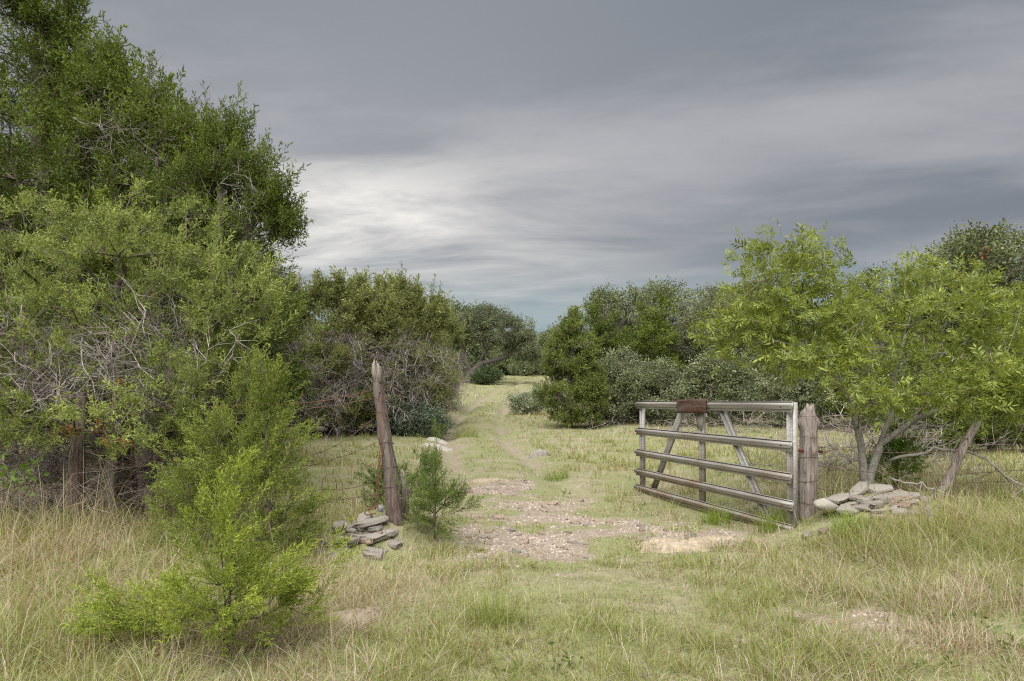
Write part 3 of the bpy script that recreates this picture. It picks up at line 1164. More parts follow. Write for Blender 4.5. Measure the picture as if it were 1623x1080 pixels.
def row_juniper(seed, label, x, y, h, r, lean=0.0):
    b = [(0, 0, .17 * h, r * .95, r * .85, .15 * h), (0, 0, .30 * h, r, r * .85, .24 * h), (lean * .5, 0, .52 * h, r * .95, r * .8, .22 * h), (lean, 0, .74 * h, r * .7, r * .6, .18 * h),
         (-.5 * r, 0, .84 * h, .26 * r, .26 * r, .13 * h), (.25 * r + lean, 0, .90 * h, .24 * r, .24 * r, .12 * h), (.75 * r, 0, .72 * h, .24 * r, .24 * r, .12 * h)]
    return make_tree('juniper_tree', label, 'tree', at(x, y), b,
                     [[(0, 0, 0), (0, 0, .3 * h), (lean, 0, .9 * h)], [(0, 0, .1), (-.4 * r, 0, .5 * h), (-.5 * r, 0, .85 * h)], [(0, 0, .1), (.5 * r, -.1, .4 * h), (.7 * r, 0, .72 * h)]],
                     200, seed, 'juniper_far', 13, .25, .31, (.10, .115, .040), (.20, .218, .082), r0=.12, up=.75, outw=.55, twigs=420, twig_scale=.75,
                     twig_col=(.36, .315, .31), twig_shell=.8, group=GR, rmin=.008, brown=0, floor=.12, plumes=260, plume_scale=.5, mind=.26,
                     spires=[(x_ * r, -.1, z_ * h, .17 * h, .13 * r) for x_, z_ in ((-.55, .80), (.05, .84), (.35, .80), (.75, .70), (-.85, .66), (-.2, .83))],
                     twig_blobs=[(0, -.15 * r, .26 * h, r * 1.0, r * 1.0, .25 * h), (0, -.2 * r, .45 * h, r * .9, r * .95, .2 * h)])


j1 = row_juniper(201, 'juniper with exposed grey dead twigs directly behind the fence wires', -5.0, 19.0, 4.25, 1.9, .3)
j2 = row_juniper(202, 'juniper rising behind the top of the leaning post', -3.55, 20.3, 4.4, 1.7, -.2)
copy_thing(j1, at(-6.9, 18.5), 2.1, 'juniper half hidden by the foreground thicket, at the fence end of the row', (1.0, 1.0, 1.0))
copy_thing(j2, at(-3.1, 23.5), 1.3, 'lower juniper closing the row toward the leaning oak', (.75, .75, .88))
copy_thing(j1, at(-4.4, 24.5), 4.0, 'juniper at the back of the row, only its top showing', (1, 1, 1.02))
copy_thing(j2, at(-3.8, 29), 3.3, 'far juniper between the row and the leaning oak', (.95, .95, 1.0))
copy_thing(j1, at(-8.5, 24), 5.2, 'juniper behind the foreground thicket, back of the row', (1.1, 1.1, 1.1))

# --- oaks
OA, OB = (.075, .092, .040), (.17, .195, .088)
GO = 'oaks of the thicket behind the gate'
oak1 = make_tree('oak_tree', 'round dark oak over the far end of the gate, tallest of the thicket', 'tree', at(4.9, 26.0),
                 [(0, 0, 2.2, 2.0, 1.6, 1.2), (-.3, 0, 3.6, 1.7, 1.4, 1.1), (.7, 0, 4.3, 1.0, .9, .6), (-1.4, 0, 4.1, .7, .7, .7), (1.5, 0, 3.2, .9, .9, .8)],
                 [[(0, 0, 0), (.1, 0, 1.3), (-.3, 0, 2.8), (-.6, 0, 4.0)], [(.1, 0, 1.0), (.8, 0, 2.2), (1.2, -.2, 3.7)]],
                 230, 301, 'oak', 9, .30, .34, OA, OB, 'oakbark', 'oakleaf', r0=.15, group=GO, twigs=160, twig_scale=.7, wig=.2, rmin=.009, brown=.015, mind=.3)
oak2 = make_tree('oak_tree', 'crooked oak with grey-green clumps and bare elbow limbs behind the gate', 'tree', at(7.3, 24.3),
                 [(0, 0, 2.0, 1.6, 1.3, 1.0), (-.8, -.5, 3.0, 1.0, .6, .5), (.8, -.2, 3.3, 1.2, .8, .6), (0, 0, 4.0, 1.2, 1.0, .6)],
                 [[(0, 0, 0), (.3, 0, 1.0), (-.3, 0, 2.1), (-.9, -.4, 2.7)], [(.3, 0, 1.0), (.9, -.1, 2.2), (.4, -.1, 3.4)]],
                 170, 302, 'oak', 9, .28, .32, (.095, .112, .058), (.20, .22, .12), 'oakbark', 'oakleaf', r0=.15, group=GO, twigs=120, twig_scale=.7, wig=.25, rmin=.009)
copy_thing(oak1, at(8.9, 27.5), 2.5, 'oak standing behind the crooked one, seen past the bright leafy tree', (1.0, 1.0, 1.0))
copy_thing(oak1, at(14.0, 20.5), 1.1, 'large dark oak beyond the leaning fence stake', (1.15, 1.15, 1.2))
copy_thing(oak2, at(11.6, 21.5), 2.2, 'oak in the shade behind the bright leafy tree', (1.1, 1.1, 1.05))
copy_thing(oak2, at(16.5, 19.0), .6, 'oak at the outer edge of the thicket beyond the wire fence', (1.1, 1.1, 1.25))
make_tree('juniper_tree', 'dense conical juniper standing at the edge of the track', 'tree', at(1.85, 22.0),
          [(0, 0, 1.1, 1.0, .95, .95), (0, 0, 2.2, .8, .75, .8), (.1, 0, 3.0, .45, .45, .6), (.75, -.3, .95, .42, .45, .75)],
          [[(0, 0, 0), (0, 0, 1.5), (.12, 0, 3.5)]], 210, 303, 'juniper_far', 13, .22, .28, (.070, .090, .024), (.150, .180, .048), r0=.09, up=.8, twigs=80,
          group='junipers of the thicket behind the gate', floor=.05, spires=[(.1, 0, 3.0, .75, .2), (-.4, 0, 2.4, .6, .2), (.55, 0, 2.3, .6, .2), (.8, -.3, 1.2, .7, .2)])
jd = make_tree('juniper_tree', 'dark juniper wedged between the oaks behind the gate', 'tree', at(4.9, 23.6),
               [(0, 0, 1.2, 1.2, 1.0, 1.0), (0, 0, 2.5, 1.1, .9, 1.0), (.1, 0, 3.6, .6, .6, .6)], [[(0, 0, 0), (0, 0, 1.6), (.1, 0, 3.8)]],
               150, 304, 'juniper_far', 13, .26, .32, (.058, .080, .016), (.125, .16, .032), r0=.1, up=.7, twigs=120, group='junipers of the thicket behind the gate')
copy_thing(jd, at(3.3, 24.6), 3.3, 'dark juniper filling the gap behind the conical one', (1.0, 1.0, .95))
copy_thing(jd, at(9.4, 21.0), 1.9, 'dark juniper in the gap under the bright leafy tree', (1.1, 1.1, .75))
copy_thing(jd, at(9.6, 13.6), 2.9, 'low dark juniper beyond the leaning stake', (.85, .85, .5))
copy_thing(jd, at(7.8, 12.8), .9, 'low dark juniper behind the brush, seen between trunks and stake', (.7, .7, .36))
copy_thing(jd, at(11.6, 15.5), 4.1, 'low dark juniper at the outer end of the wire fence', (1, 1, .7))

# --- grey-green shrubs
SA, SB = (.095, .115, .058), (.20, .225, .125)
GS = 'grey-green oak shrubs under the thicket'
sh1 = make_tree('oak_shrub', 'rounded grey-green oak shrub beside the conical juniper', 'shrub', at(3.45, 22.3),
                [(0, 0, 1.1, 1.0, .8, .9), (.2, 0, 1.9, .75, .6, .5)], [[(0, 0, 0), (0, 0, 1.2), (.1, 0, 2.0)], [(0, 0, .1), (.5, 0, 1.3)]],
                110, 311, 'oak', 9, .22, .27, SA, SB, 'oakbark', 'oakleaf', r0=.05, group=GS, twigs=60, wig=.2, rmin=.006)
copy_thing(sh1, at(4.7, 21.6), 2.0, 'grey-green oak shrub behind the free end of the gate', (1, 1, .85))
copy_thing(sh1, at(6.6, 21.4), 3.6, 'wide grey-green oak shrub behind the gate board', (1.35, 1.1, .95))
copy_thing(sh1, at(8.4, 20.6), 5.2, 'grey-green oak shrub behind the hinge post', (1.2, 1.1, .9))
copy_thing(sh1, at(10.6, 19.5), .7, 'grey-green oak shrub behind the twin grey trunks', (1.2, 1.1, .9))
make_tree('silver_shrub', 'small pale silvery shrub at the bend of the track', 'shrub', at(.62, 27.5),
          [(0, 0, .4, .7, .6, .34), (.35, 0, .75, .3, .3, .3), (-.5, 0, .55, .25, .25, .25)], [[(0, 0, 0), (0, 0, .5)]], 60, 312, 'oak', 8, .16, .24, (.15, .175, .11), (.27, .30, .20), 'oakbark', 'oakleaf', r0=.03, floor=.02, rmin=.005)
make_tree('agarita_shrub', 'low bluish holly-leaved shrub under the end of the juniper row', 'shrub', at(-2.55, 19.0),
          [(0, 0, .4, .75, .6, .38), (-.6, 0, .5, .6, .5, .45)], [[(0, 0, 0), (0, 0, .4)]], 80, 313, 'oak_near', 9, .16, .22, (.05, .070, .045), (.11, .14, .095), 'oakbark', 'oakleaf', r0=.03, floor=.02, rmin=.005)
make_tree('persimmon_shrub', 'sparse olive-leaved shrub leaning out of the juniper row over the bluish one', 'shrub', at(-2.55, 19.7),
          [(.1, 0, 1.1, .55, .4, .45), (-.4, 0, .8, .4, .4, .5)], [[(0, 0, 0), (.05, 0, .6), (.15, 0, 1.3)], [(0, 0, .1), (-.4, 0, .9)]], 40, 314, 'oak_near', 8, .14, .22, (.06, .07, .025), (.13, .14, .05), 'oakbark', 'oakleaf', r0=.03, floor=.1, rmin=.006)

# --- leaning live oak up the track and the far trees
make_tree('live_oak', 'leaning live oak with an arched dark trunk at the head of the track', 'tree', at(-3.4, 52),
          [(2.2, 0, 4.0, 2.9, 2.2, 1.2), (1.2, 0, 4.9, 1.9, 1.8, .9), (4.2, 0, 3.0, 1.5, 1.5, .9), (-.6, 0, 4.0, 1.4, 1.4, 1.0), (5.0, 0, 2.0, .8, .9, .6)],
          [[(0, 0, 0), (.3, 0, .8), (1.1, 0, 1.5), (2.2, 0, 1.75), (3.4, 0, 2.2)], [(1.1, 0, 1.5), (1.3, 0, 2.6), (1.2, 0, 4)], [(.3, 0, .8), (-.3, 0, 2.2), (-.6, 0, 3.4)]],
          230, 321, 'oak', 9, .40, .48, (.07, .085, .045), (.15, .17, .09), 'oakbark', 'oakleaf', r0=.30, twigs=60, twig_scale=1.0, rmin=.02, wig=.15)
make_tree('dark_shrub', 'dark green shrub under the arch of the leaning live oak', 'shrub', at(-1.9, 50.5),
          [(0, 0, .6, 1.2, .8, .6)], [[(0, 0, 0), (0, 0, .6)]], 70, 322, 'oak', 8, .25, .34, (.035, .055, .022), (.075, .105, .04), 'oakbark', 'oakleaf', r0=.04, floor=.05, rmin=.01)
fo = make_tree('oak_tree', 'far oak on the rise beyond the end of the track', 'tree', at(4.6, 92),
               [(0, 0, 2.2, 3.4, 3.0, 2.2), (1.2, 0, 4.2, 2.0, 2.0, 1.4), (-1.5, 0, 4.0, 1.8, 1.8, 1.2), (2.2, -.8, 1.1, 2.0, 1.6, 1.1), (-2.2, -.8, 1.1, 2.0, 1.6, 1.1)], [[(0, 0, 0), (0, 0, 2.0), (.3, 0, 4.0)]],
               230, 323, 'oak', 8, .65, .85, (.075, .095, .045), (.155, .18, .085), 'oakbark', 'oakleaf', r0=.3, group='far oaks on the rise', rmin=.03, floor=.3)
copy_thing(fo, at(-5.4, 62), 2.0, 'oak behind the leaning live oak, filling the gap to the juniper row', (1.1, 1.1, 1.18))
for i, (x, y, s, rz) in enumerate([(5.6, 80, 1.0, 4.2), (9.5, 96, .95, 1), (-.2, 98, 1.0, 2.2), (14, 104, 1.0, 3.1), (-5.5, 90, .9, 4.0), (1.6, 84, .55, 5), (7.4, 83, .62, .5), (20, 98, 1.1, 1.7),
                                   (-11, 96, 1.1, 2.6), (-17, 104, 1.2, 3.4), (4.8, 118, 1.05, 5.6), (-2.5, 120, 1.15, .9), (12, 124, 1.2, 4.4), (28, 108, 1.2, 2.9), (-26, 100, 1.1, 1.2),
                                   (36, 96, 1.1, .2), (22, 70, 1.0, 3.7), (30, 60, 1.0, 5.1), (5.6, 74, .42, 2.4)]):
    copy_thing(fo, at(x, y), rz, 'far oak on the rise beyond the end of the track', (s, s, s * (.95 + .1 * (i % 3))))

# --- the bright leafy tree by the hinge post
TX, TY = 4.0, 7.7
tz = float(H(TX, TY))
lob = []
for (px, py, Y, rx, ry, rz_) in [(1235, 455, 7.6, .72, .55, .55), (1180, 500, 7.4, .45, .4, .32), (1140, 530, 7.3, .34, .3, .25), (1290, 520, 7.6, .6, .6, .38), (1400, 510, 7.8, .62, .6, .52),
                                 (1330, 590, 7.3, .66, .5, .33), (1250, 570, 7.2, .45, .4, .25), (1520, 500, 7.6, .7, .7, .55), (1600, 560, 7.3, .7, .6, .6), (1500, 590, 7.1, .75, .55, .36),
                                 (1580, 640, 7.2, .6, .5, .32), (1400, 630, 7.2, .42, .4, .2), (1690, 590, 7.6, .6, .6, .6), (1285, 410, 7.7, .35, .3, .28), (1440, 450, 7.9, .3, .3, .25)]:
    lob.append((pxy(px, Y) - TX, Y - TY, EYE + (HY - py) / F_PX * Y - tz, rx, ry, rz_))
bt = make_tree('leafy_tree', 'bright yellow-green leafy tree with twin grey trunks behind the hinge post', 'tree', (TX, TY, tz), lob,
               [[(0, 0, 0), (-.02, 0, .25), (-.08, 0, .75), (-.18, 0, 1.05), (-.6, 0, 1.7), (-.95, -.05, 2.3)], [(.02, 0, .12), (.12, -.02, .5), (.3, -.02, .95), (.35, 0, 1.4), (.5, 0, 2.0)],
                [(.15, -.02, .55), (.5, -.1, .85), (.95, -.2, 1.02), (1.5, -.3, 1.3)], [(.3, -.02, .95), (.7, -.05, 1.5), (1.0, 0, 2.2)]],
               330, 401, 'pinnate', 15, .17, .148, (.138, .175, .036), (.275, .325, .076), 'greybark', 'broad', r0=.062, up=.25, outw=.6, rnd=.75, brown=0, wig=.18, shell=.3, mind=.10,
               floor=.7, rmin=.0045, flare=.35, twigs=40, twig_scale=.35, brown_col=(.30, .10, .03), zf=.8)

# ------------------------------------------------------------------ the gate
def gate():
    GL, GRt = np.array([1.855, 9.96]), np.array([2.765, 6.70])
    d = GRt - GL
    LEN = float(np.linalg.norm(d))
    rz = math.atan2(d[1], d[0])
    g = thing('farm_gate', 'galvanised five-rail steel farm gate standing open, rust on its low rails', 'gate', (GL[0], GL[1], 0.075), rz)
    g.rotation_euler = (0, -math.atan2(.03, LEN), rz)
    mt = M['gate']
    # local: x along the gate (free end to hinge), -y toward the camera, z up
    prof = [(.0, .124), (-.024, .124), (-.024, .119), (-.006, .116), (-.008, .106), (-.046, .096), (-.052, .074), (-.043, .068), (-.050, .048), (-.016, .034), (-.026, .004), (-.020, .0), (-.008, .030), (.0, .034)]
    X, Yv, Z = np.array([1, 0, 0.]), np.array([0, 1, 0.]), np.array([0, 0, 1.])
    tops = [1.27, .888, .575, .293, .060]
    for i, tp in enumerate(tops):
        mb = MB()
        a = -.03 - .012 * i
        b = LEN + (.0 if i else .01)
        n = 9
        xs = np.linspace(a, b, n)
        k = len(prof)
        pr = np.array(prof)
        V = []
        rg = np.random.default_rng(60 + i)
        sag = np.cumsum(rg.standard_normal(n)) * .0012
        for q, x in enumerate(xs):
            for (yy, zz) in prof:
                V.append((x, yy + sag[q], tp - .104 + zz * (.90 if i == 0 else .84) + .5 * sag[q]))
        Q = [(s * k + e, s * k + (e + 1) % k, (s + 1) * k + (e + 1) % k, (s + 1) * k + e) for s in range(n - 1) for e in range(k)]
        mb.add(V, Q)
        r = mb.build('rail', mt, g, caps=[list(range(k))[::-1], [(n - 1) * k + e for e in range(k)]])
        for bx in (.05, LEN - .12):
            bb = MB()
            bb.tube([(bx, -.044, tp - .05), (bx, -.057, tp - .05)], [.011, .010], 6)
            bb.build('bolt', M['rust'], r)

    def channel(A, B, w, dep, name, y0=.004):
        A, B = np.array(A, float), np.array(B, float)
        dd = (B - A) / np.linalg.norm(B - A)
        U = np.cross(dd, Yv)
        U /= np.linalg.norm(U)
        t = .006
        pr = [(-w / 2, 0), (-w / 2 + .014, 0), (-w / 2 + .018, dep - t), (w / 2 - .018, dep - t), (w / 2 - .014, 0), (w / 2, 0), (w / 2, dep), (-w / 2, dep)]
        mb = MB()
        s, k = mb.prism(pr, A + Yv * y0, B + Yv * y0, U, Yv)
        return mb.build(name, mt, g, caps=[list(range(k))[::-1], list(range(k, 2 * k))])
    channel((.055, 0, -.05), (.055, 0, 1.262), .085, .05, 'end_stile')
    channel((LEN - .055, 0, -.05), (LEN - .055, 0, 1.265), .11, .05, 'hinge_stile')
    channel((.495 * LEN, 0, -.04), (.495 * LEN, 0, 1.258), .085, .045, 'centre_upright')
    channel((.375 * LEN, 0, 1.255), (.10 * LEN, 0, -.045), .085, .042, 'brace', .0065)
    channel((.605 * LEN, 0, 1.255), (.89 * LEN, 0, -.045), .085, .042, 'brace', .0065)
    gs = MB()
    gx = .495 * LEN
    V = []
    for y in (-.010, .0):
        V += [(gx - .105, y, 1.16), (gx + .105, y, 1.16), (gx + .05, y, .93), (gx - .05, y, .93)]
    gs.add(V, [(0, 1, 2, 3), (7, 6, 5, 4), (0, 4, 5, 1), (1, 5, 6, 2), (2, 6, 7, 3), (3, 7, 4, 0)])
    gs.build('gusset', mt, g)
    # wooden board
    rg = np.random.default_rng(3)
    nx, nz = 22, 7
    x0, x1, z0, z1 = .365 * LEN, .568 * LEN, 1.128, 1.298
    V, Q = [], []
    for y in (-.082, -.053):
        for b in range(nz):
            for a in range(nx):
                u, v = a / (nx - 1), b / (nz - 1)
                e = .006 if (a in (0, nx - 1) or b in (0, nz - 1)) else 0
                jx = rg.standard_normal() * .004 if a in (0, nx - 1) else 0
                jz = rg.standard_normal() * .003 if b in (0, nz - 1) else 0
                V.append((x0 + (x1 - x0) * u + jx, y + (e if y < -.06 else -e) + rg.standard_normal() * .0015, z0 + (z1 - z0) * v + jz + .012 * (u - .5)))
    m = nx * nz
    for b in range(nz - 1):
        for a in range(nx - 1):
            i = b * nx + a
            Q.append((i, i + 1, i + nx + 1, i + nx))
            Q.append((m + i, m + i + nx, m + i + nx + 1, m + i + 1))
    for a in range(nx - 1):
        Q.append((a + 1, a, m + a, m + a + 1))
        i = (nz - 1) * nx + a
        Q.append((i, i + 1, m + i + 1, m + i))
    for b in range(nz - 1):
        i = b * nx
        Q.append((i, i + nx, m + i + nx, m + i))
        i = b * nx + nx - 1
        Q.append((i + nx, i, m + i, m + i + nx))
    bd = mesh('board', V, [np.array(Q)], BOARD, g)
    bd['label'] = 'split red-brown wooden board fixed to the top rail'
    for bx, bz in ((x0 + .05, 1.205), (x1 - .06, 1.215), (x1 - .19, 1.21)):
        bb = MB()
        bb.tube([(bx, -.080, bz), (bx, -.088, bz)], [.010, .009], 7)
        bb.build('nail', M['rust'], bd)
    return LEN


# board grain runs along the board, so it gets its own axis
def board_mat():
    m = M['board'].copy()
    for n in m.node_tree.nodes:
        if n.type == 'MAPPING':
            s = n.inputs['Scale'].default_value
            n.inputs['Scale'].default_value = (s[2], s[0], s[1])
    return m


BOARD = board_mat()
gate()

# ------------------------------------------------------------------ posts
def post(name, label, base, top, rb, rt, mat, seed, jag=0.06, groove=0.10, split=None, knots=(), cat='post', group=None, up_cut=0.0):
    rg = np.random.default_rng(seed)
    t = thing(name, label, cat, base, 0, group)
    k, n = 30, 34
    top = np.array(top) - np.array(base)
    lnk = float(np.linalg.norm(top))
    ang = np.arange(k) * 2 * math.pi / k
    V, Q = [], []
    ph = rg.random(5) * 6.28
    cut = jag * (np.sin(ang * 1 + ph[0]) + .5 * np.sin(ang * 3 + ph[1]) + .12 * rg.standard_normal(k)) + up_cut * np.cos(ang - ph[2])
    for i in range(n):
        f = -0.12 / lnk + (1 + .12 / lnk) * i / (n - 1)
        r = rb + (rt - rb) * f
        c = top * f + np.array([math.sin(f * 5 + ph[3]) * .012, math.sin(f * 4 + ph[4]) * .012, 0])
        for j in range(k):
            a = ang[j]
            tw = a + .5 * f
            g = 1 + groove * (math.sin(3 * tw + ph[0]) * .6 + (1 - 2 * abs(math.sin(4.5 * tw + ph[1] + f * 1.4)) ** .5) * .7 + math.sin(12 * tw + ph[2] + f * 2) * .35) \
                + .11 * (vnoise(a * 2.2, f * 11, seed) - .5) * 2
            for (kf, ka, kr, kw) in knots:
                da = math.atan2(math.sin(a - ka), math.cos(a - ka))
                g += kr * math.exp(-(da / .45) ** 2 - ((f - kf) / kw) ** 2)
            z = c[2]
            if f > .86:
                z += cut[j] * (f - .86) / .14
                g *= 1 - .3 * ((f - .86) / .14) ** 2
            V.append((c[0] + r * g * math.cos(a), c[1] + r * g * math.sin(a), z))
    for i in range(n - 1):
        for j in range(k):
            Q.append((i * k + j, i * k + (j + 1) % k, (i + 1) * k + (j + 1) % k, (i + 1) * k + j))
    m = len(V)
    V.append(tuple(top * (1 - .05 / lnk)))
    T = [((n - 1) * k + j, (n - 1) * k + (j + 1) % k, m) for j in range(k)]
    mesh('shaft', V, [np.array(Q), np.array(T)], mat, t, None, True)
    return t


LP_B = np.array(at(-1.10, 6.45))
LP_T = np.array([-1.285, 6.50, 1.70])
lp = post('gate_post', 'tall leaning red-brown cedar gate post with a splintered top', LP_B, LP_T, .078, .044, M['cedar'], 21, .03, .13,
          knots=((.22, 0.1, .35, .035), (.55, 3.6, .2, .04)))
# splintered prong on the top and a slab spike on the flank
rgp = np.random.default_rng(8)
mb = MB()
tb = LP_T - LP_B
for (ox, oy, hh, rr) in ((-.026, -.012, .08, .026), (.012, -.02, .045, .022), (.024, .012, .02, .02), (-.008, .022, .07, .02)):
    mb.tube([tb * .90 + (ox * .9, oy * .9, 0), tb * .97 + (ox, oy, 0), tb + (ox * 1.1, oy, hh * .45), tb + (ox * .8, oy * .6, hh)], [rr, rr * .95, rr * .6, .003], 7, True, None, .16, rgp)
mb.build('splinter', M['cedar_grey'], lp, False)
mb = MB()
mb.tube([(.075, .07, -.05), (.07, .07, .25), (.055, .07, .40), (.045, .07, .46)], [.045, .04, .03, .012], 9, True, None, .10, rgp)
mb.build('side_slab', M['cedar_grey'], lp, True)
for f in (.80, .705, .50, .34, .22):
    c = tb * f
    r = .078 + (.044 - .078) * f + .009
    a = np.linspace(0, 2 * math.pi, 22)
    mb = MB()
    mb.tube(np.stack([c[0] + r * 1.06 * np.cos(a), c[1] + r * 1.06 * np.sin(a), c[2] + .012 * np.sin(2 * a + f * 9) + .02 * (f - .5) * np.cos(a)], -1), .0028, 4, False)
    mb.build('wire_wrap', M['wire'], lp)

HP_B = np.array(at(2.99, 6.92, -.02))
HP_T = np.array([2.985, 6.92, 1.31])
hp = post('gate_post', 'stout grey weathered hinge post between the gate and the stone pile', HP_B, HP_T, .098, .086, M['cedar_grey'], 22, .045, .12,
          knots=((.62, 4.9, .45, .05), (.87, 3.2, .5, .035), (.87, 6.1, .5, .035)))
tb2 = HP_T - HP_B
for f in (.93, .74, .55, .34, .14):
    c = tb2 * f
    a = np.linspace(0, 2 * math.pi, 22)
    mb = MB()
    mb.tube(np.stack([c[0] + .108 * np.cos(a), c[1] + .108 * np.sin(a), c[2] + .01 * np.sin(2 * a + f * 9)], -1), .0026, 4, False)
    mb.build('wire_wrap', M['wire'], hp)
SP_B = np.array(at(4.43, 7.15))
SP_T = np.array([4.80, 7.0, 1.17])
post('fence_stake', 'thin grey-brown fence stake tilted over among the low branches', SP_B, SP_T, .05, .042, M['cedar_grey'], 23, .02, .09)
BP = np.array(at(-4.30, 6.75))
post('fence_post', 'squat reddish fence post half hidden under the front juniper', BP, (-4.27, 6.75, 1.45), .075, .065, M['cedar'], 24, .02, .09)
post('fence_post', 'slim grey post standing just behind the reddish one under the juniper', at(-4.15, 7.05), (-4.12, 7.05, 1.35), .05, .045, M['cedar_grey'], 25, .02, .1)
post('fence_post', 'grey end post of the fence brace at the thicket edge', at(-5.75, 6.9), (-5.7, 6.9, 1.7), .08, .07, M['cedar_grey'], 26, .02, .1)
mb = MB()
xx = np.linspace(-5.5, -4.15, 12)
mb.tube(np.stack([xx - .16, 6.86 - .08 * (xx + 5.5), 1.52 - .09 * (xx + 5.5) + .008 * np.sin(xx * 9)], -1), .045, 10, True, None, .07, rgp)
tag(mb.build('brace_rail', M['cedar'], None, True), 'horizontal wooden brace rail joining two posts under the juniper', 'rail')

# hinge bolt through the post
hb = thing('hinge_bolt', 'red rusty hinge bolt driven through the grey hinge post', 'bolt', (2.79, 6.76, .88))
mb = MB()
mb.tube([(.0, 0, .015), (.10, .07, .005), (.41, .29, -.025)], .0135, 8)
mb.build('shank', M['redrust'], hb, True)
mb = MB()
mb.tube([(.292, .205, -.0135), (.312, .219, -.0155)], .034, 6)
mb.build('nut', M['rust'], hb)

# ------------------------------------------------------------------ barbed wire
def strand(name, label, pts, seed, r=.0028, barbs=True, sag=.03, group='barbed wire strands', mat='wire'):
    rg = np.random.default_rng(seed)
    P = []
    pts = [np.array(p, float) for p in pts]
    for a, b in zip(pts[:-1], pts[1:]):
        n = max(4, int(np.linalg.norm(b - a) / .07))
        for i in range(n):
            f = i / n
            q = a + (b - a) * f
            q = q + np.array([0, 0, -sag * 4 * f * (1 - f)])
            P.append(q)
    P.append(pts[-1])
    P = np.array(P)
    w = np.cumsum(rg.standard_normal((len(P), 3)) * .003, 0)
    w -= np.linspace(0, 1, len(P))[:, None] * w[-1]
    P = P + w
    t = thing(name, label, 'wire', P[0], 0, group)
    Q = P - P[0]
    mb = MB()
    mb.tube(Q, r, 4, True)
    wo = mb.build('wire', M[mat], t)
    if barbs:
        d = np.concatenate([[0], np.cumsum(np.linalg.norm(np.diff(Q, axis=0), axis=1))])
        for s in np.arange(.06, d[-1], .125):
            i = min(len(Q) - 2, int(np.searchsorted(d, s)))
            c = Q[i]
            mb = MB()
            for _ in range(3):
                v = rg.standard_normal(3)
                v /= np.linalg.norm(v)
                mb.tube([c - v * .016, c + v * .016], [.0022, .0012], 3)
            mb.build('barb', M[mat], wo)
    return t


def onpost(B, T, z, side=0.0):
    f = (z - B[2]) / (T[2] - B[2])
    p = B + (T - B) * f
    return (p[0] + side, p[1] - .02, z)


LS = [(1.48, [(-2.2, 6.35, 1.36), (-4.24, 6.70, 1.36)], 'topmost rusty wire from the leaning post into the junipers', .03, 'rust'),
      (1.41, [(-2.2, 6.3, 1.30), (-4.24, 6.70, 1.28)], 'second rusty wire from the leaning post, close under the topmost', .03, 'wire'),
      (1.22, [(-1.75, 6.25, .92), (-2.4, 6.25, .80), (-4.24, 6.70, .9)], 'sagging rusty wire dropping from the middle of the leaning post', .03, 'wire'),
      (1.00, [(-1.8, 6.3, .80), (-2.5, 6.3, .76), (-4.24, 6.70, .8)], 'slack wire under the sagging one on the leaning post', .02, 'wire'),
      (.66, [(-1.75, 6.3, .56), (-2.4, 6.3, .56), (-4.24, 6.70, .6)], 'low slack wire crossing the wire loop', .04, 'wire'),
      (.52, [(-1.8, 6.3, .46), (-2.4, 6.3, .42), (-4.24, 6.70, .42)], 'lowest wire just above the stones by the leaning post', .02, 'wire')]
for i, (z, rest, lab, sg, mt_) in enumerate(LS):
    strand('barbed_wire', lab, [onpost(LP_B, LP_T, z, -.08)] + rest, 700 + i, sag=sg, mat=mt_)
a = np.linspace(0, 2 * math.pi * 1.25, 40)
mb = MB()
mb.tube(np.stack([.085 * np.cos(a) + .01 * a, .02 * np.sin(a * .7), .13 * np.sin(a)], -1), .0026, 4)
tag(mb.build('wire_loop', M['wire'], None, False, None, (-1.70, 6.28, .58)), 'loose loop of old wire hanging on the slack fence wires', 'wire')

RS = [(1.12, .98, 1.02, 'uppermost barbed wire from the hinge post to the tilted stake'), (.92, .86, .95, 'second barbed wire below the uppermost on the hinge post'),
      (.73, .62, .84, 'third barbed wire sagging between hinge post and stake'), (.50, .52, .62, 'lowest barbed wire above the stone pile')]
for i, (z, zs, ze, lab) in enumerate(RS):
    strand('barbed_wire', lab, [onpost(HP_B, HP_T, z, .10), onpost(SP_B, SP_T, zs, .0), (8.5, 7.9, ze)], 720 + i, sag=.035)

# chain and latch plate on the leaning post
def torus_link():
    k, n = 5, 12
    mb = MB()
    a = np.linspace(0, 2 * math.pi, n + 1)
    mb.tube(np.stack([.012 * np.cos(a), 0 * a, .021 * np.sin(a)], -1), .0042, k, False)
    return mb


ch = thing('chain', 'rusty chain hanging down beside the leaning post', 'chain', (-1.27, 6.40, .42))
l0 = torus_link().build('link', M['rust'], ch, True)
nl = 15
for i in range(nl):
    o = l0 if i == 0 else l0.copy()
    if i:
        COL.objects.link(o)
        o.parent = ch
    f = i / (nl - 1)
    o.location = (.035 * f + .006 * math.sin(i), 0, .015 + .46 * f)
    o.rotation_euler = (.1 * math.sin(i * 2.0), .08, (i % 2) * math.pi / 2 + .3)
lt = thing('latch', 'bent grey metal latch plate with a dark hook lying on the stones by the chain', 'latch', (-1.29, 6.36, .36))
mb = MB()
mb.box(-.0, .055, -.004, .004, 0, .062)
p_ = mb.build('plate', M['zinc'], lt)
p_.rotation_euler = (-.25, .25, .3)
p_.location = (.035, -.01, .0)
mb = MB()
mb.tube([(.05, -.02, .05), (.0, -.02, .035), (-.07, -.01, .01), (-.08, -.01, -.02), (-.06, -.01, -.035), (.02, -.01, -.02)], .0065, 6)
mb.build('hook', M['rust'], lt, True)

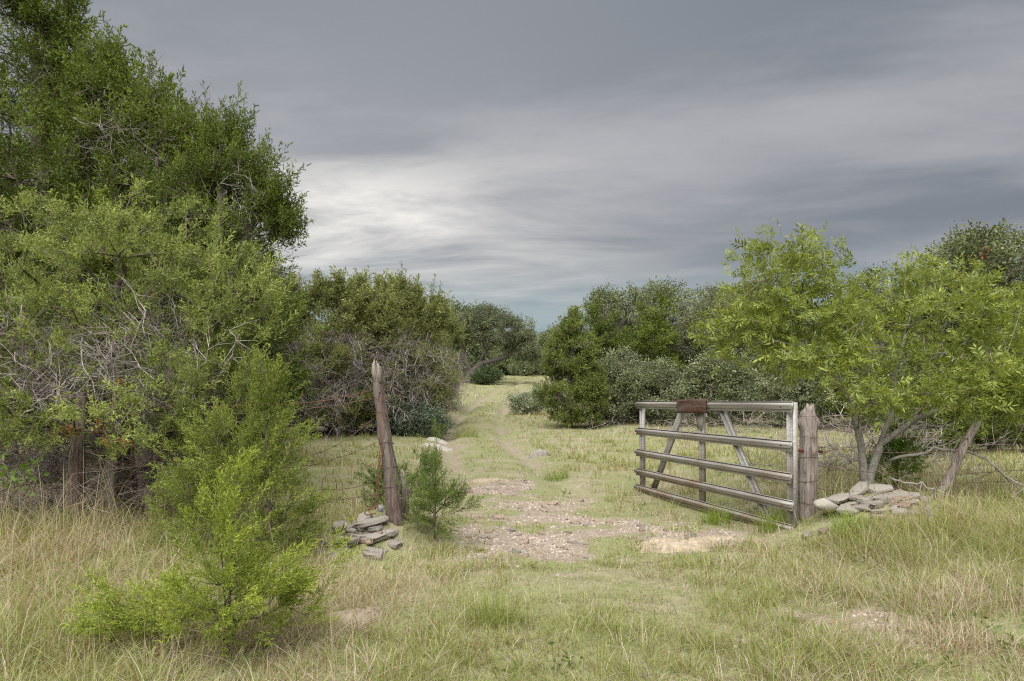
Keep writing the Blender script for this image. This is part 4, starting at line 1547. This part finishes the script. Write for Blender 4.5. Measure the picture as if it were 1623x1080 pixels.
# ------------------------------------------------------------------ stones
def rock_mesh(seed, sub=2, flat=.5, rough=.18, cuts=7):
    import bmesh
    rg = np.random.default_rng(seed)
    bm = bmesh.new()
    bmesh.ops.create_icosphere(bm, subdivisions=sub, radius=1.0)
    V = np.array([v.co[:] for v in bm.verts])
    F = np.array([[v.index for v in f.verts] for f in bm.faces])
    bm.free()
    for _ in range(cuts):
        n = rg.standard_normal(3)
        n /= np.linalg.norm(n)
        h = .55 + .3 * rg.random()
        d = V @ n
        V = V - np.outer(np.maximum(0, d - h) * .9, n)
    V = V * (1 + rough * (rg.random((len(V), 1)) - .5))
    V[:, 2] *= flat
    V[:, 0] *= 1 + .3 * rg.random()
    return V, F


def slab_mesh(seed):
    """split limestone slab: uneven polygon outline, broken edges, stepped top"""
    rg = np.random.default_rng(seed)
    k = 7
    a = np.sort(np.arange(k) * 2 * math.pi / k + rg.normal(0, .26, k))
    pol = 1.0 / np.maximum.reduce([np.cos(a - t) / h for t, h in zip(np.sort(rg.random(6) * 6.28), .7 + .35 * rg.random(6))] + [np.full(k, .82)])
    lev = [(-1.0, .90), (-.3, 1.0), (.25, .93), (.85, .97), (1.0, .90)]
    V = []
    tilt = rg.normal(0, .22, 2)
    for z, f in lev:
        r = pol * f * (1 + rg.normal(0, .08, k))
        V.append(np.stack([1.15 * r * np.cos(a), .9 * r * np.sin(a), np.full(k, z) + rg.normal(0, .16, k) + tilt[0] * r * np.cos(a) + tilt[1] * r * np.sin(a)], -1))
    V = np.vstack(V + [np.array([[0, 0, -1.0], [0, 0, 1.02]])])
    n = len(lev)
    T = []
    for i in range(n - 1):
        for j in range(k):
            p, q, r_, t = i * k + j, i * k + (j + 1) % k, (i + 1) * k + (j + 1) % k, (i + 1) * k + j
            T += [(p, q, r_), (p, r_, t)]
    for j in range(k):
        T.append((n * k, (j + 1) % k, j))
        T.append((n * k + 1, (n - 1) * k + j, (n - 1) * k + (j + 1) % k))
    return V, np.array(T)


ROCKS = [slab_mesh(820), slab_mesh(821), slab_mesh(822), rock_mesh(803, 2, .8, .16, 12), rock_mesh(804, 3, .8, .05, 6), slab_mesh(825), slab_mesh(826)]
_rock_me = {}


def rock(name, label, loc, size, k, mat, rz=0.0, tilt=(0, 0), group=None, sub=None):
    key = (k, mat)
    if key not in _rock_me:
        V, F = ROCKS[k]
        o = mesh(name, V, [F], M[mat])
        _rock_me[key] = o.data
    else:
        o = bpy.data.objects.new(name, _rock_me[key])
        COL.objects.link(o)
    o.location = loc
    o.scale = (size[0] / 2, size[1] / 2, size[2] / 2)
    o.rotation_euler = (tilt[0], tilt[1], rz)
    return tag(o, label, 'stone', group)


GP = 'flat stones piled by the leaning post'
for (x, y, dz, s, k, m_, rz, lab) in [
        (-1.62, 6.45, .06, (.25, .18, .16), 1, 'stone', .2, 'rounded grey stone at the outer end of the pile by the leaning post'),
        (-1.70, 6.28, .03, (.22, .2, .14), 3, 'pink', 1.0, 'rusty pink stone at the outer end of the pile by the leaning post'),
        (-1.47, 6.32, .04, (.26, .2, .13), 2, 'stone', 2.0, 'grey stone in the middle of the pile by the leaning post'),
        (-1.30, 6.30, .10, (.34, .24, .16), 0, 'stone', .1, 'broad flat slab on top of the pile, under the latch'),
        (-1.22, 6.22, .00, (.36, .26, .2), 5, 'stone', .5, 'broad flat slab under the top one in the pile by the chain'),
        (-1.05, 6.16, -.02, (.26, .22, .16), 6, 'stone', 1.4, 'grey stone at the foot of the leaning post, by the thin sapling'),
        (-.90, 6.12, -.02, (.18, .15, .14), 3, 'pink', .4, 'reddish stone under the thin sapling'),
        (-1.45, 6.15, -.02, (.2, .17, .12), 4, 'stone', 2.4, 'small grey stone sunk in the grass before the pile')]:
    rock('flat_stone', lab, at(x, y, dz * .6), (s[0] * .72, s[1] * .85, s[2] * .36), k, m_, rz, (.08, -.12), GP)
GQ = 'stones piled by the hinge post'
rock('boulder', 'smooth pale boulder leaning against the hinge post', at(3.07, 6.66, .12), (.27, .2, .19), 4, 'pale', .5, (.1, .25), GQ)
for i, (x, y, dz, s, k, m_, rz, ti, lab) in enumerate([
        (3.30, 6.85, .13, (.40, .22, .13), 5, 'stone', .25, .2, 'long tilted grey slab beside the pale boulder'),
        (3.50, 6.9, .14, (.36, .24, .12), 0, 'stone', .5, .3, 'tilted grey slab in the middle of the pile right of the boulder'),
        (3.72, 6.95, .12, (.34, .25, .14), 1, 'stone', .1, .15, 'grey slab near the twin trunks in the stone pile'),
        (3.88, 6.9, .06, (.36, .22, .12), 6, 'pink', -.2, .05, 'reddish slab below the twin trunks'),
        (3.30, 6.58, .02, (.40, .26, .14), 2, 'stone', .4, .08, 'broad slab low in the pile before the pale boulder'),
        (3.56, 6.62, .03, (.36, .28, .14), 0, 'stone', -.3, .1, 'broad low slab in the middle of the stone pile'),
        (3.82, 6.62, .0, (.36, .24, .12), 5, 'stone', .2, .02, 'low slab at the outer end of the stone pile'),
        (4.06, 6.75, .03, (.26, .2, .12), 1, 'stone', .8, .1, 'small slab furthest from the hinge post'),
        (3.42, 6.38, -.02, (.26, .2, .12), 6, 'pink', 1.2, .0, 'pinkish stone in the grass at the front of the pile'),
        (3.70, 6.35, -.02, (.24, .18, .10), 2, 'stone', 2.1, .0, 'grey stone half buried in grass before the pile'),
        (4.08, 6.95, .09, (.13, .11, .13), 4, 'pale', .2, .0, 'small pale knob of rock on the pile by the seedling'),
        (2.80, 6.45, .02, (.2, .16, .10), 0, 'stone', .6, .0, 'stone under the hinge end of the gate')]):
    rock('flat_stone', lab, at(x, y, dz * .35), (s[0] * .75, s[1] * .85, s[2] * .36), k, m_, rz, (.16, -ti), GQ)

rgs = np.random.default_rng(77)
for i in range(44):
    right = i % 2
    x, y = (rgs.normal(3.55, .28), rgs.normal(6.62, .16)) if right else (rgs.normal(-1.38, .22), rgs.normal(6.2, .12))
    sz = .07 + .09 * rgs.random()
    rock('rubble_stone', 'small rubble stone in the pile beside the hinge post' if right else 'small rubble stone in the pile beside the leaning post',
         at(x, y, .015), (sz * 1.4, sz, sz * .42), int(rgs.choice([0, 1, 2, 5, 6])), 'stone' if i % 3 else 'pink', rgs.random() * 6.28, (rgs.normal() * .2, rgs.normal() * .2),
         'rubble by the hinge post' if right else 'rubble by the leaning post')

# limestone ledges in the track
def ledge(label, x, y, rx, ry, h, seed, mat='cream'):
    n, k = 15, 64
    V, Q = [], []
    for i in range(n):
        f = i / (n - 1)
        for j in range(k):
            a = j * 2 * math.pi / k
            w = .35 + 1.2 * float(fbm(math.cos(a) * 2.4 + seed, math.sin(a) * 2.4, seed, 4))
            ex = x + rx * f * w * math.cos(a)
            ey = y + ry * f * w * math.sin(a)
            z = float(H(ex, ey)) + h * (1 - sstep(.72, 1.0, f)) * (.75 + .5 * float(fbm(ex * 4, ey * 4, seed + 3, 4))) - .02 * f
            z += .018 * math.floor(4 * float(fbm(ex * 3.5, ey * 5, seed + 8, 3))) * (1 - f ** 4) + .016 * (float(vnoise(ex * 16, ey * 16, seed)) - .5)
            V.append((ex - x, ey - y, z))
    for i in range(n - 1):
        for j in range(k):
            Q.append((i * k + j, i * k + (j + 1) % k, (i + 1) * k + (j + 1) % k, (i + 1) * k + j))
    V = np.array(V)
    z0 = V[0, 2]
    V[:, 2] -= z0
    o = mesh('limestone_ledge', V, [np.array(Q)], M[mat], None, None, False, (x, y, z0))
    return tag(o, label, 'rock', 'ledges showing through the track')


ledge('cream limestone ledge, the largest bare rock, in front of the gate', 1.50, 6.42, .46, .26, .02, 5)
ledge('small cream ledge at the right edge of the largest one', 1.95, 6.72, .24, .15, .015, 9)
ledge('thin pale ledge across the track behind the thin sapling', -.45, 11.0, .42, .12, .04, 12)
ledge('pale flat ledge beside the track, beyond the leaning post', -1.75, 16.5, .4, .25, .05, 14, 'pale')
ledge('second pale flat ledge beside the track, nearer the juniper row', -2.0, 18.2, .3, .25, .05, 16, 'pale')
ledge('grey lump of rock in the grass on the gate side of the track', .6, 14.8, .25, .15, .09, 18, 'stone')
ledge('crumbly pale ledge in the grass by the bright sapling', -1.05, 4.35, .28, .16, .03, 21)

# loose stones and gravel on the bare ground
rg = np.random.default_rng(91)
cand = np.stack([rg.uniform(-1.4, 2.6, 9000), rg.uniform(4.0, 12.0, 9000)], -1)
bm_ = bare_mask(cand[:, 0], cand[:, 1])
keep = cand[(rg.random(len(cand)) < bm_ ** 2)]
mats = ['pink', 'stone', 'cream', 'pink', 'stone']
for i, (x, y) in enumerate(keep[:130]):
    s = .04 + .075 * rg.random() ** 2.0
    mt_ = mats[i % 5]
    lab = {'pink': 'loose pinkish stone lying on the bare rocky track', 'stone': 'loose grey stone lying on the bare rocky track', 'cream': 'loose cream stone lying on the bare rocky track'}[mt_]
    rock('loose_stone', lab, at(x, y, s * .02), (s * 1.15, s * (.7 + .3 * rg.random()), s * .55), int(rg.integers(0, 7)), mt_, rg.random() * 6.28, (rg.normal() * .15, rg.normal() * .15), lab.replace('loose', 'loose').replace('stone lying', 'stones lying'))


def gravel():
    rg = np.random.default_rng(92)
    base = np.array([(1, 0, 0), (-1, 0, 0), (0, 1, 0), (0, -1, 0), (0, 0, 1), (0, 0, -1)], float)
    fc = np.array([(0, 2, 4), (2, 1, 4), (1, 3, 4), (3, 0, 4), (2, 0, 5), (1, 2, 5), (3, 1, 5), (0, 3, 5)])
    c = np.stack([rg.uniform(-2.2, 3.2, 60000), rg.uniform(3.6, 13.0, 60000)], -1)
    b = bare_mask(c[:, 0], c[:, 1])
    c = c[rg.random(len(c)) < b ** 1.5 * (.12 + .88 * (fbm(c[:, 0] * 2.5, c[:, 1] * 2.5, 13, 3) > .47))][:4600]
    n = len(c)
    s = .006 + .022 * rg.random(n) ** 2.6
    z = H(c[:, 0], c[:, 1])
    V = base[None] * (.6 + .8 * rg.random((n, 6, 1)))
    a = rg.random(n) * 6.28
    V[:, :, 2] *= .55
    x = V[:, :, 0] * np.cos(a)[:, None] - V[:, :, 1] * np.sin(a)[:, None]
    y = V[:, :, 0] * np.sin(a)[:, None] + V[:, :, 1] * np.cos(a)[:, None]
    V = np.stack([x, y, V[:, :, 2]], -1) * s[:, None, None]
    V += np.stack([c[:, 0], c[:, 1], z - s * .12], -1)[:, None, :]
    pal = np.array([(.37, .295, .24), (.40, .33, .27), (.32, .285, .25), (.30, .235, .195), (.43, .37, .305), (.22, .185, .16)])
    col = pal[rg.integers(0, 6, n)] * (.75 + .5 * rg.random((n, 1)))
    F = fc[None] + (np.arange(n) * 6)[:, None, None]
    o = mesh('gravel', V.reshape(-1, 3), [F.reshape(-1, 3)], M['twig'], None, np.repeat(col, 6, 0))
    tag(o, 'pink and cream gravel scattered over the bare track', 'gravel', None, 'stuff')


gravel()

# ------------------------------------------------------------------ brush pile and bare low branch
def brush(name, label, x, y, rx, ry, h, n, seed, sc=.7, col=(.36, .32, .29)):
    rg = np.random.default_rng(seed)
    t = thing(name, label, 'brush', at(x, y))
    p = np.stack([rg.normal(0, rx * .5, n), rg.normal(0, ry * .5, n), rg.random(n) ** 1.6 * h], -1)
    d = rg.standard_normal((n, 3)) * np.array([1, .7, .45]) + np.array([0, 0, .1])
    c = np.array(col)[None] * (.6 + .7 * rg.random((n, 1)))
    V, F, C = scatter('twigs', p, d, sc * (.5 + rg.random(n)), c, rg, 0)
    V[:, 2] = np.maximum(V[:, 2], -.03)
    o = mesh('sticks', V, [F], M['twig'], t, C)
    o['kind'] = 'stuff'
    return t


brush('brush_pile', 'heap of bleached dead branches behind the wire fence', 5.7, 10.4, 1.3, .7, .45, 85, 501, .8)
brush('brush_pile', 'small heap of bleached sticks between the hinge post and the twin trunks', 4.2, 9.4, .9, .5, .25, 35, 502, .6)
brush('brush_pile', 'tangle of dead twigs on the dark ground under the front juniper', -4.9, 7.3, 1.6, .7, .9, 220, 503, .55, (.33, .28, .26))
brush('brush_pile', 'bleached stump twigs in the grass along the thicket behind the gate', 6.2, 19.0, 3.2, .5, .3, 60, 504, .7)
rgb_ = np.random.default_rng(55)


def branch(label, pts, r, seed, sub=6):
    rg = np.random.default_rng(seed)
    pts = np.array(pts, float)
    base = pts[0].copy()
    t = np.linspace(0, 1, len(pts))
    tt = np.linspace(0, 1, 26)
    P = np.stack([np.interp(tt, t, pts[:, i]) for i in range(3)], -1) - base
    P[1:-1] += rg.standard_normal((24, 3)) * .012
    th = thing('dead_branch', label, 'branch', base)
    mb = MB()
    mb.tube(P, np.linspace(r, r * .35, 26), 7, True, None, .06, rg)
    mb.build('limb', M['greybark'], th, True)
    for _ in range(sub):
        i = rg.integers(5, 24)
        d = rg.standard_normal(3) * np.array([1, .6, .7])
        d /= np.linalg.norm(d)
        L_ = .12 + .22 * rg.random()
        mb = MB()
        mb.tube([P[i], P[i] + d * L_ * .5 + rg.standard_normal(3) * .015, P[i] + d * L_], [r * .45, r * .3, r * .12], 5)
        mb.build('twig', M['greybark'], th, True)


zt = float(H(4.1, 7.5))
branch('bare arching branch sweeping from the twin trunks past the stake to the ground', [(4.15, 7.5, .72), (4.5, 7.3, .86), (4.9, 7.2, .84), (5.2, 7.1, .55), (5.5, 7.0, .42), (5.85, 6.9, .28)], .018, 61, 9)
branch('bare branch lying low from the twin trunks toward the foot of the stake', [(4.0, 7.2, .56), (4.25, 7.0, .50), (4.5, 6.9, .38), (4.75, 6.8, .26)], .013, 62, 6)
branch('thin dead branch hanging behind the gate', [(2.9, 9.6, .35), (3.2, 9.4, .5), (3.6, 9.3, .46), (4.0, 9.3, .38)], .010, 63, 5)
branch('long pale bare limb showing through the front juniper', [(-3.55, 6.75, 1.05), (-3.62, 6.65, 1.35), (-3.85, 6.6, 1.55), (-4.1, 6.55, 1.95)], .016, 64, 9)
branch('crooked pale bare limb above the brace rail in the front juniper', [(-4.75, 6.4, 1.18), (-4.45, 6.3, 1.3), (-4.2, 6.3, 1.5), (-3.9, 6.3, 1.62)], .012, 65, 8)
branch('pale bare limb forking out of the front juniper toward the bright young one', [(-3.0, 6.8, 1.5), (-2.8, 6.7, 1.75), (-2.65, 6.6, 1.95), (-2.75, 6.6, 2.1)], .011, 66, 9)

# ------------------------------------------------------------------ grass
def blades(xy, L, W, col, lean, rg, seg=2, az=None, zoff=0.0):
    n = len(xy)
    z = H(xy[:, 0], xy[:, 1]) - .012 + zoff
    az = rg.random(n) * 6.283 if az is None else az
    d = np.stack([np.cos(az), np.sin(az), np.zeros(n)], -1)
    wa = az + math.pi / 2 + rg.standard_normal(n) * .5
    s = np.stack([np.cos(wa), np.sin(wa), np.zeros(n)], -1)
    base = np.stack([xy[:, 0], xy[:, 1], z], -1)
    nv = 2 * seg + 1
    V = np.zeros((n, nv, 3))
    kink = rg.standard_normal((n, 3)) * .05
    for i in range(seg + 1):
        t = i / seg
        c = base + d * (L * lean * (.25 * t + .75 * t * t))[:, None] + np.array([0, 0, 1.0]) * (L * (t - .42 * np.minimum(lean, 1.15) * t * t))[:, None] + kink * (L * t * (1 - t))[:, None]
        if i < seg:
            w = W * (1 - .55 * t)
            V[:, 2 * i] = c - s * w[:, None] * .5
            V[:, 2 * i + 1] = c + s * w[:, None] * .5
        else:
            V[:, 2 * seg] = c
    Fq = [(2 * i, 2 * i + 1, 2 * i + 3, 2 * i + 2) for i in range(seg - 1)]
    off = (np.arange(n) * nv)[:, None, None]
    Q = (np.array(Fq)[None] + off).reshape(-1, 4) if Fq else np.zeros((0, 4), int)
    T = (np.array([(2 * seg - 2, 2 * seg - 1, 2 * seg)])[None] + off).reshape(-1, 3)
    return V.reshape(-1, 3), Q, T, np.repeat(col, nv, 0)


def clear_mask(x, y):
    """grass kept low round the stones and in front of the sapling"""
    def g(cx, cy, rx, ry):
        return np.exp(-(((x - cx) / rx) ** 2 + ((y - cy) / ry) ** 2))
    return np.clip(1 - .85 * g(-1.35, 6.2, .5, .45) - .6 * g(3.5, 6.5, .65, .4) - .7 * g(-1.5, 3.55, .45, .3) - .5 * g(2.3, 7.6, .35, 1.6), .1, 1)


def height_map(x, y):
    tr = np.exp(-((x - track_x(y)) / 1.25) ** 2)
    h = .17 - .11 * tr * (1 - .5 * sstep(5.0, 3.8, y))
    h += .08 * sstep(2.0, 3.6, x) * (1 - sstep(9, 14, y)) * sstep(3.8, 5.0, y)
    h += .09 * sstep(-.9, -2.2, x) * (1 - sstep(8, 12, y))
    h *= .35 + 1.3 * fbm(x / .55, y / .55, 61, 3)
    h *= 1 - .75 * rut(x, y)
    h *= 1 + .8 * np.exp(-((x - track_x(y)) / .4) ** 2) * sstep(11, 16, y)
    return h * clear_mask(x, y)


def grass_cols(x, y, rg, straw_bias=0.0):
    n = len(x)
    g = fbm(x / 1.3, y / 1.3, 71, 3) + .25 * (fbm(x / .3, y / .3, 73, 2) - .5)
    pg = np.clip(.68 + 2.4 * (g - .5) - straw_bias + .38 * sstep(-1.2, -2.4, x) * (1 - sstep(7, 9, y)) + .22 * np.exp(-((x - track_x(y)) / 1.3) ** 2) * sstep(7, 11, y), .08, .92)
    green = rg.random(n) < pg
    t = rg.random((n, 1))
    cg = np.array([.20, .235, .07]) * (1 - t) + np.array([.39, .42, .165]) * t
    cs = np.array([.37, .305, .225]) * (1 - t) + np.array([.64, .57, .45]) * t
    col = np.where(green[:, None], cg, cs)
    rd = rg.random(n) < .09
    col[rd] = np.array([.27, .16, .095])
    return col


def build_grass():
    rg = np.random.default_rng(33)
    parts = []

    def layer(N, y0, y1, seg, wk, lk=1.0, straw=0.0, lean_m=.75, keep_bare=.22, spread=1.02, clump=0, crad=.035):
        n0 = N // clump if clump else N
        Y = np.exp(rg.uniform(math.log(y0), math.log(y1), n0))
        X = Y * rg.uniform(-spread, spread, n0)
        az = rg.random(n0) * 6.283
        tl = np.ones(n0)
        ts = np.zeros(n0)
        if clump:
            tl = np.repeat(.6 + .75 * rg.random(n0), clump)
            ts = np.repeat(rg.normal(0, .3, n0), clump)
            dx, dy = rg.normal(0, crad, (2, n0 * clump)) * np.repeat(1 + Y / 14, clump)
            X, Y = np.repeat(X, clump) + dx, np.repeat(Y, clump) + dy
            az = np.arctan2(dy, dx) + rg.normal(0, .6, len(X))
        b = bare_mask(X, Y)
        dens = .10 + 1.35 * fbm(X / .38, Y / .38, 81, 3)
        lit = litter_mask(X, Y)
        k = rg.random(len(X)) < np.clip(dens, 0, 1) * (1 - (1 - keep_bare) * b) * (1 - .85 * lit)
        X, Y, az, tl, ts, b = X[k], Y[k], az[k], tl[k], ts[k], b[k]
        h = height_map(X, Y) * lk * tl * (.5 + .75 * rg.random(len(X))) * (1 - .5 * b)
        W = wk * (.7 + .6 * rg.random(len(X)))
        lean = np.abs(rg.normal(lean_m, .38, len(X)))
        col = grass_cols(X, Y, rg, straw + ts)
        parts.append(blades(np.stack([X, Y], -1), h, W, col, lean, rg, seg, az))
    layer(70000, 2.6, 6.5, 3, .0040, 1.15, .05, clump=26)
    layer(28000, 2.6, 6.5, 3, .0040, .9, .1)
    layer(60000, 5.5, 13, 2, .0066, 1.1, -.06, clump=22)
    layer(56000, 12, 27, 2, .0125, 1.1, -.08, clump=14)
    layer(44000, 24, 85, 2, .03, 1.25, -.10, spread=.55, clump=8, lean_m=.6)
    # low matted thatch close to the soil
    layer(44000, 2.6, 9, 2, .0048, .6, .45, lean_m=1.5, keep_bare=.12)
    n, V, Q, T, C = 0, [], [], [], []
    for v, q, t, c in parts:
        V.append(v)
        Q.append(q + n)
        T.append(t + n)
        C.append(c)
        n += len(v)
    o = mesh('grass', np.vstack(V), [np.vstack(Q), np.vstack(T)], M['grass'], None, np.vstack(C))
    tag(o, 'mixed green and straw-coloured pasture grass covering the ground', 'grass', None, 'stuff')


build_grass()


def weeds():
    """low broad-leaved forbs among the grass"""
    rg = np.random.default_rng(37)
    n = 900
    Y = np.exp(rg.uniform(math.log(3.0), math.log(13), n))
    X = Y * rg.uniform(-.8, .8, n)
    k = rg.random(n) < np.clip(2.6 * (fbm(X / .8, Y / .8, 19, 3) - .42), 0, 1) * (1 - .6 * bare_mask(X, Y))
    X, Y = X[k], Y[k]
    n = len(X)
    t = rg.random((n, 1))
    col = np.array([.09, .14, .03]) * (1 - t) + np.array([.20, .26, .08]) * t
    pos = np.stack([X, Y, H(X, Y)], -1)
    V, F, C = scatter('oak_near', pos, np.array([0, 0, 1.0]) + .3 * rg.standard_normal((n, 3)), .06 + .09 * rg.random(n), col, rg)
    o = mesh('weeds', V, [F], M['broad'], None, C)
    tag(o, 'low broad-leaved weeds scattered through the grass', 'weeds', None, 'stuff')


weeds()


def dry_grass():
    """long bleached stalks on the left verge and the right bank"""
    rg = np.random.default_rng(35)
    xs, ys, ls = [], [], []
    for (cx, cy, sx, sy, n, l) in [(-2.6, 3.9, .7, .4, 260, .5), (-3.6, 5.2, .9, .5, 300, .6), (-4.0, 5.9, .35, .25, 200, .85), (-1.2, 4.6, .6, .5, 700, .40),
                                   (3.9, 6.0, .8, .5, 450, .38), (3.0, 5.2, .9, .5, 350, .34), (-1.9, 7.2, .6, .6, 500, .55), (4.6, 5.0, .8, .5, 500, .36), (-2.4, 3.4, .8, .25, 300, .4)]:
        xs.append(rg.normal(cx, sx, n))
        ys.append(rg.normal(cy, sy, n))
        ls.append(l * (.5 + .7 * rg.random(n)))
    x, y, l = np.concatenate(xs), np.concatenate(ys), np.concatenate(ls)
    l = l * (.35 + .65 * clear_mask(x, y))
    n = len(x)
    t = rg.random((n, 1))
    col = np.array([.34, .275, .18]) * (1 - t) + np.array([.56, .48, .34]) * t
    lean = np.abs(rg.normal(.7, .35, n))
    az = rg.random(n) * 6.283
    m = x > 2.2
    az[m] = rg.normal(2.5, .7, m.sum())
    V, Q, T, C = blades(np.stack([x, y], -1), l, .0034 * (.7 + .6 * rg.random(n)), col, lean, rg, 4, az)
    o = mesh('dry_grass', V, [Q, T], M['grass'], None, C)
    tag(o, 'long bleached dry grass stalks bending over on both verges', 'grass', None, 'stuff')


dry_grass()


def tuft(label, x, y, n, L, seed, cA, cB, r=.05):
    rg = np.random.default_rng(seed)
    a = rg.random(n) * 6.283
    rr = r * np.sqrt(rg.random(n))
    xy = np.stack([x + rr * np.cos(a), y + rr * np.sin(a)], -1)
    t = rg.random((n, 1))
    col = np.array(cA) * (1 - t) + np.array(cB) * t
    V, Q, T, C = blades(xy, L * (.5 + .6 * rg.random(n)), np.full(n, .0042), col, np.abs(rg.normal(.6, .3, n)), rg, 4, a + rg.standard_normal(n) * .4)
    b = np.array(at(x, y))
    o = mesh('grass_tuft', V - b, [Q, T], M['grass'], None, C, False, tuple(b))
    tag(o, label, 'grass tuft', 'bunch grass tufts')


tuft('fresh green bunch grass tuft alone in the drive before the rocky patch', -.12, 4.25, 260, .27, 1, (.17, .21, .05), (.31, .36, .11), .16)
tuft('green grass tuft at the foot of the gate centre', 2.25, 7.5, 220, .28, 2, (.16, .23, .03), (.28, .36, .06), .14)
tuft('green grass tuft under the low rail near the hinge', 2.6, 6.85, 160, .3, 3, (.16, .23, .03), (.28, .36, .06), .12)
tuft('green grass tuft in the track beyond the rocky patch', .75, 11.5, 200, .34, 4, (.15, .22, .03), (.27, .35, .06), .2)
tuft('tall green tuft in the middle of the track where it bends', -1.3, 19, 260, .5, 5, (.17, .22, .04), (.30, .34, .09), .35)
tuft('green leafy tuft in front of the hinge post', 3.05, 6.2, 200, .34, 6, (.16, .25, .03), (.28, .38, .06), .12)
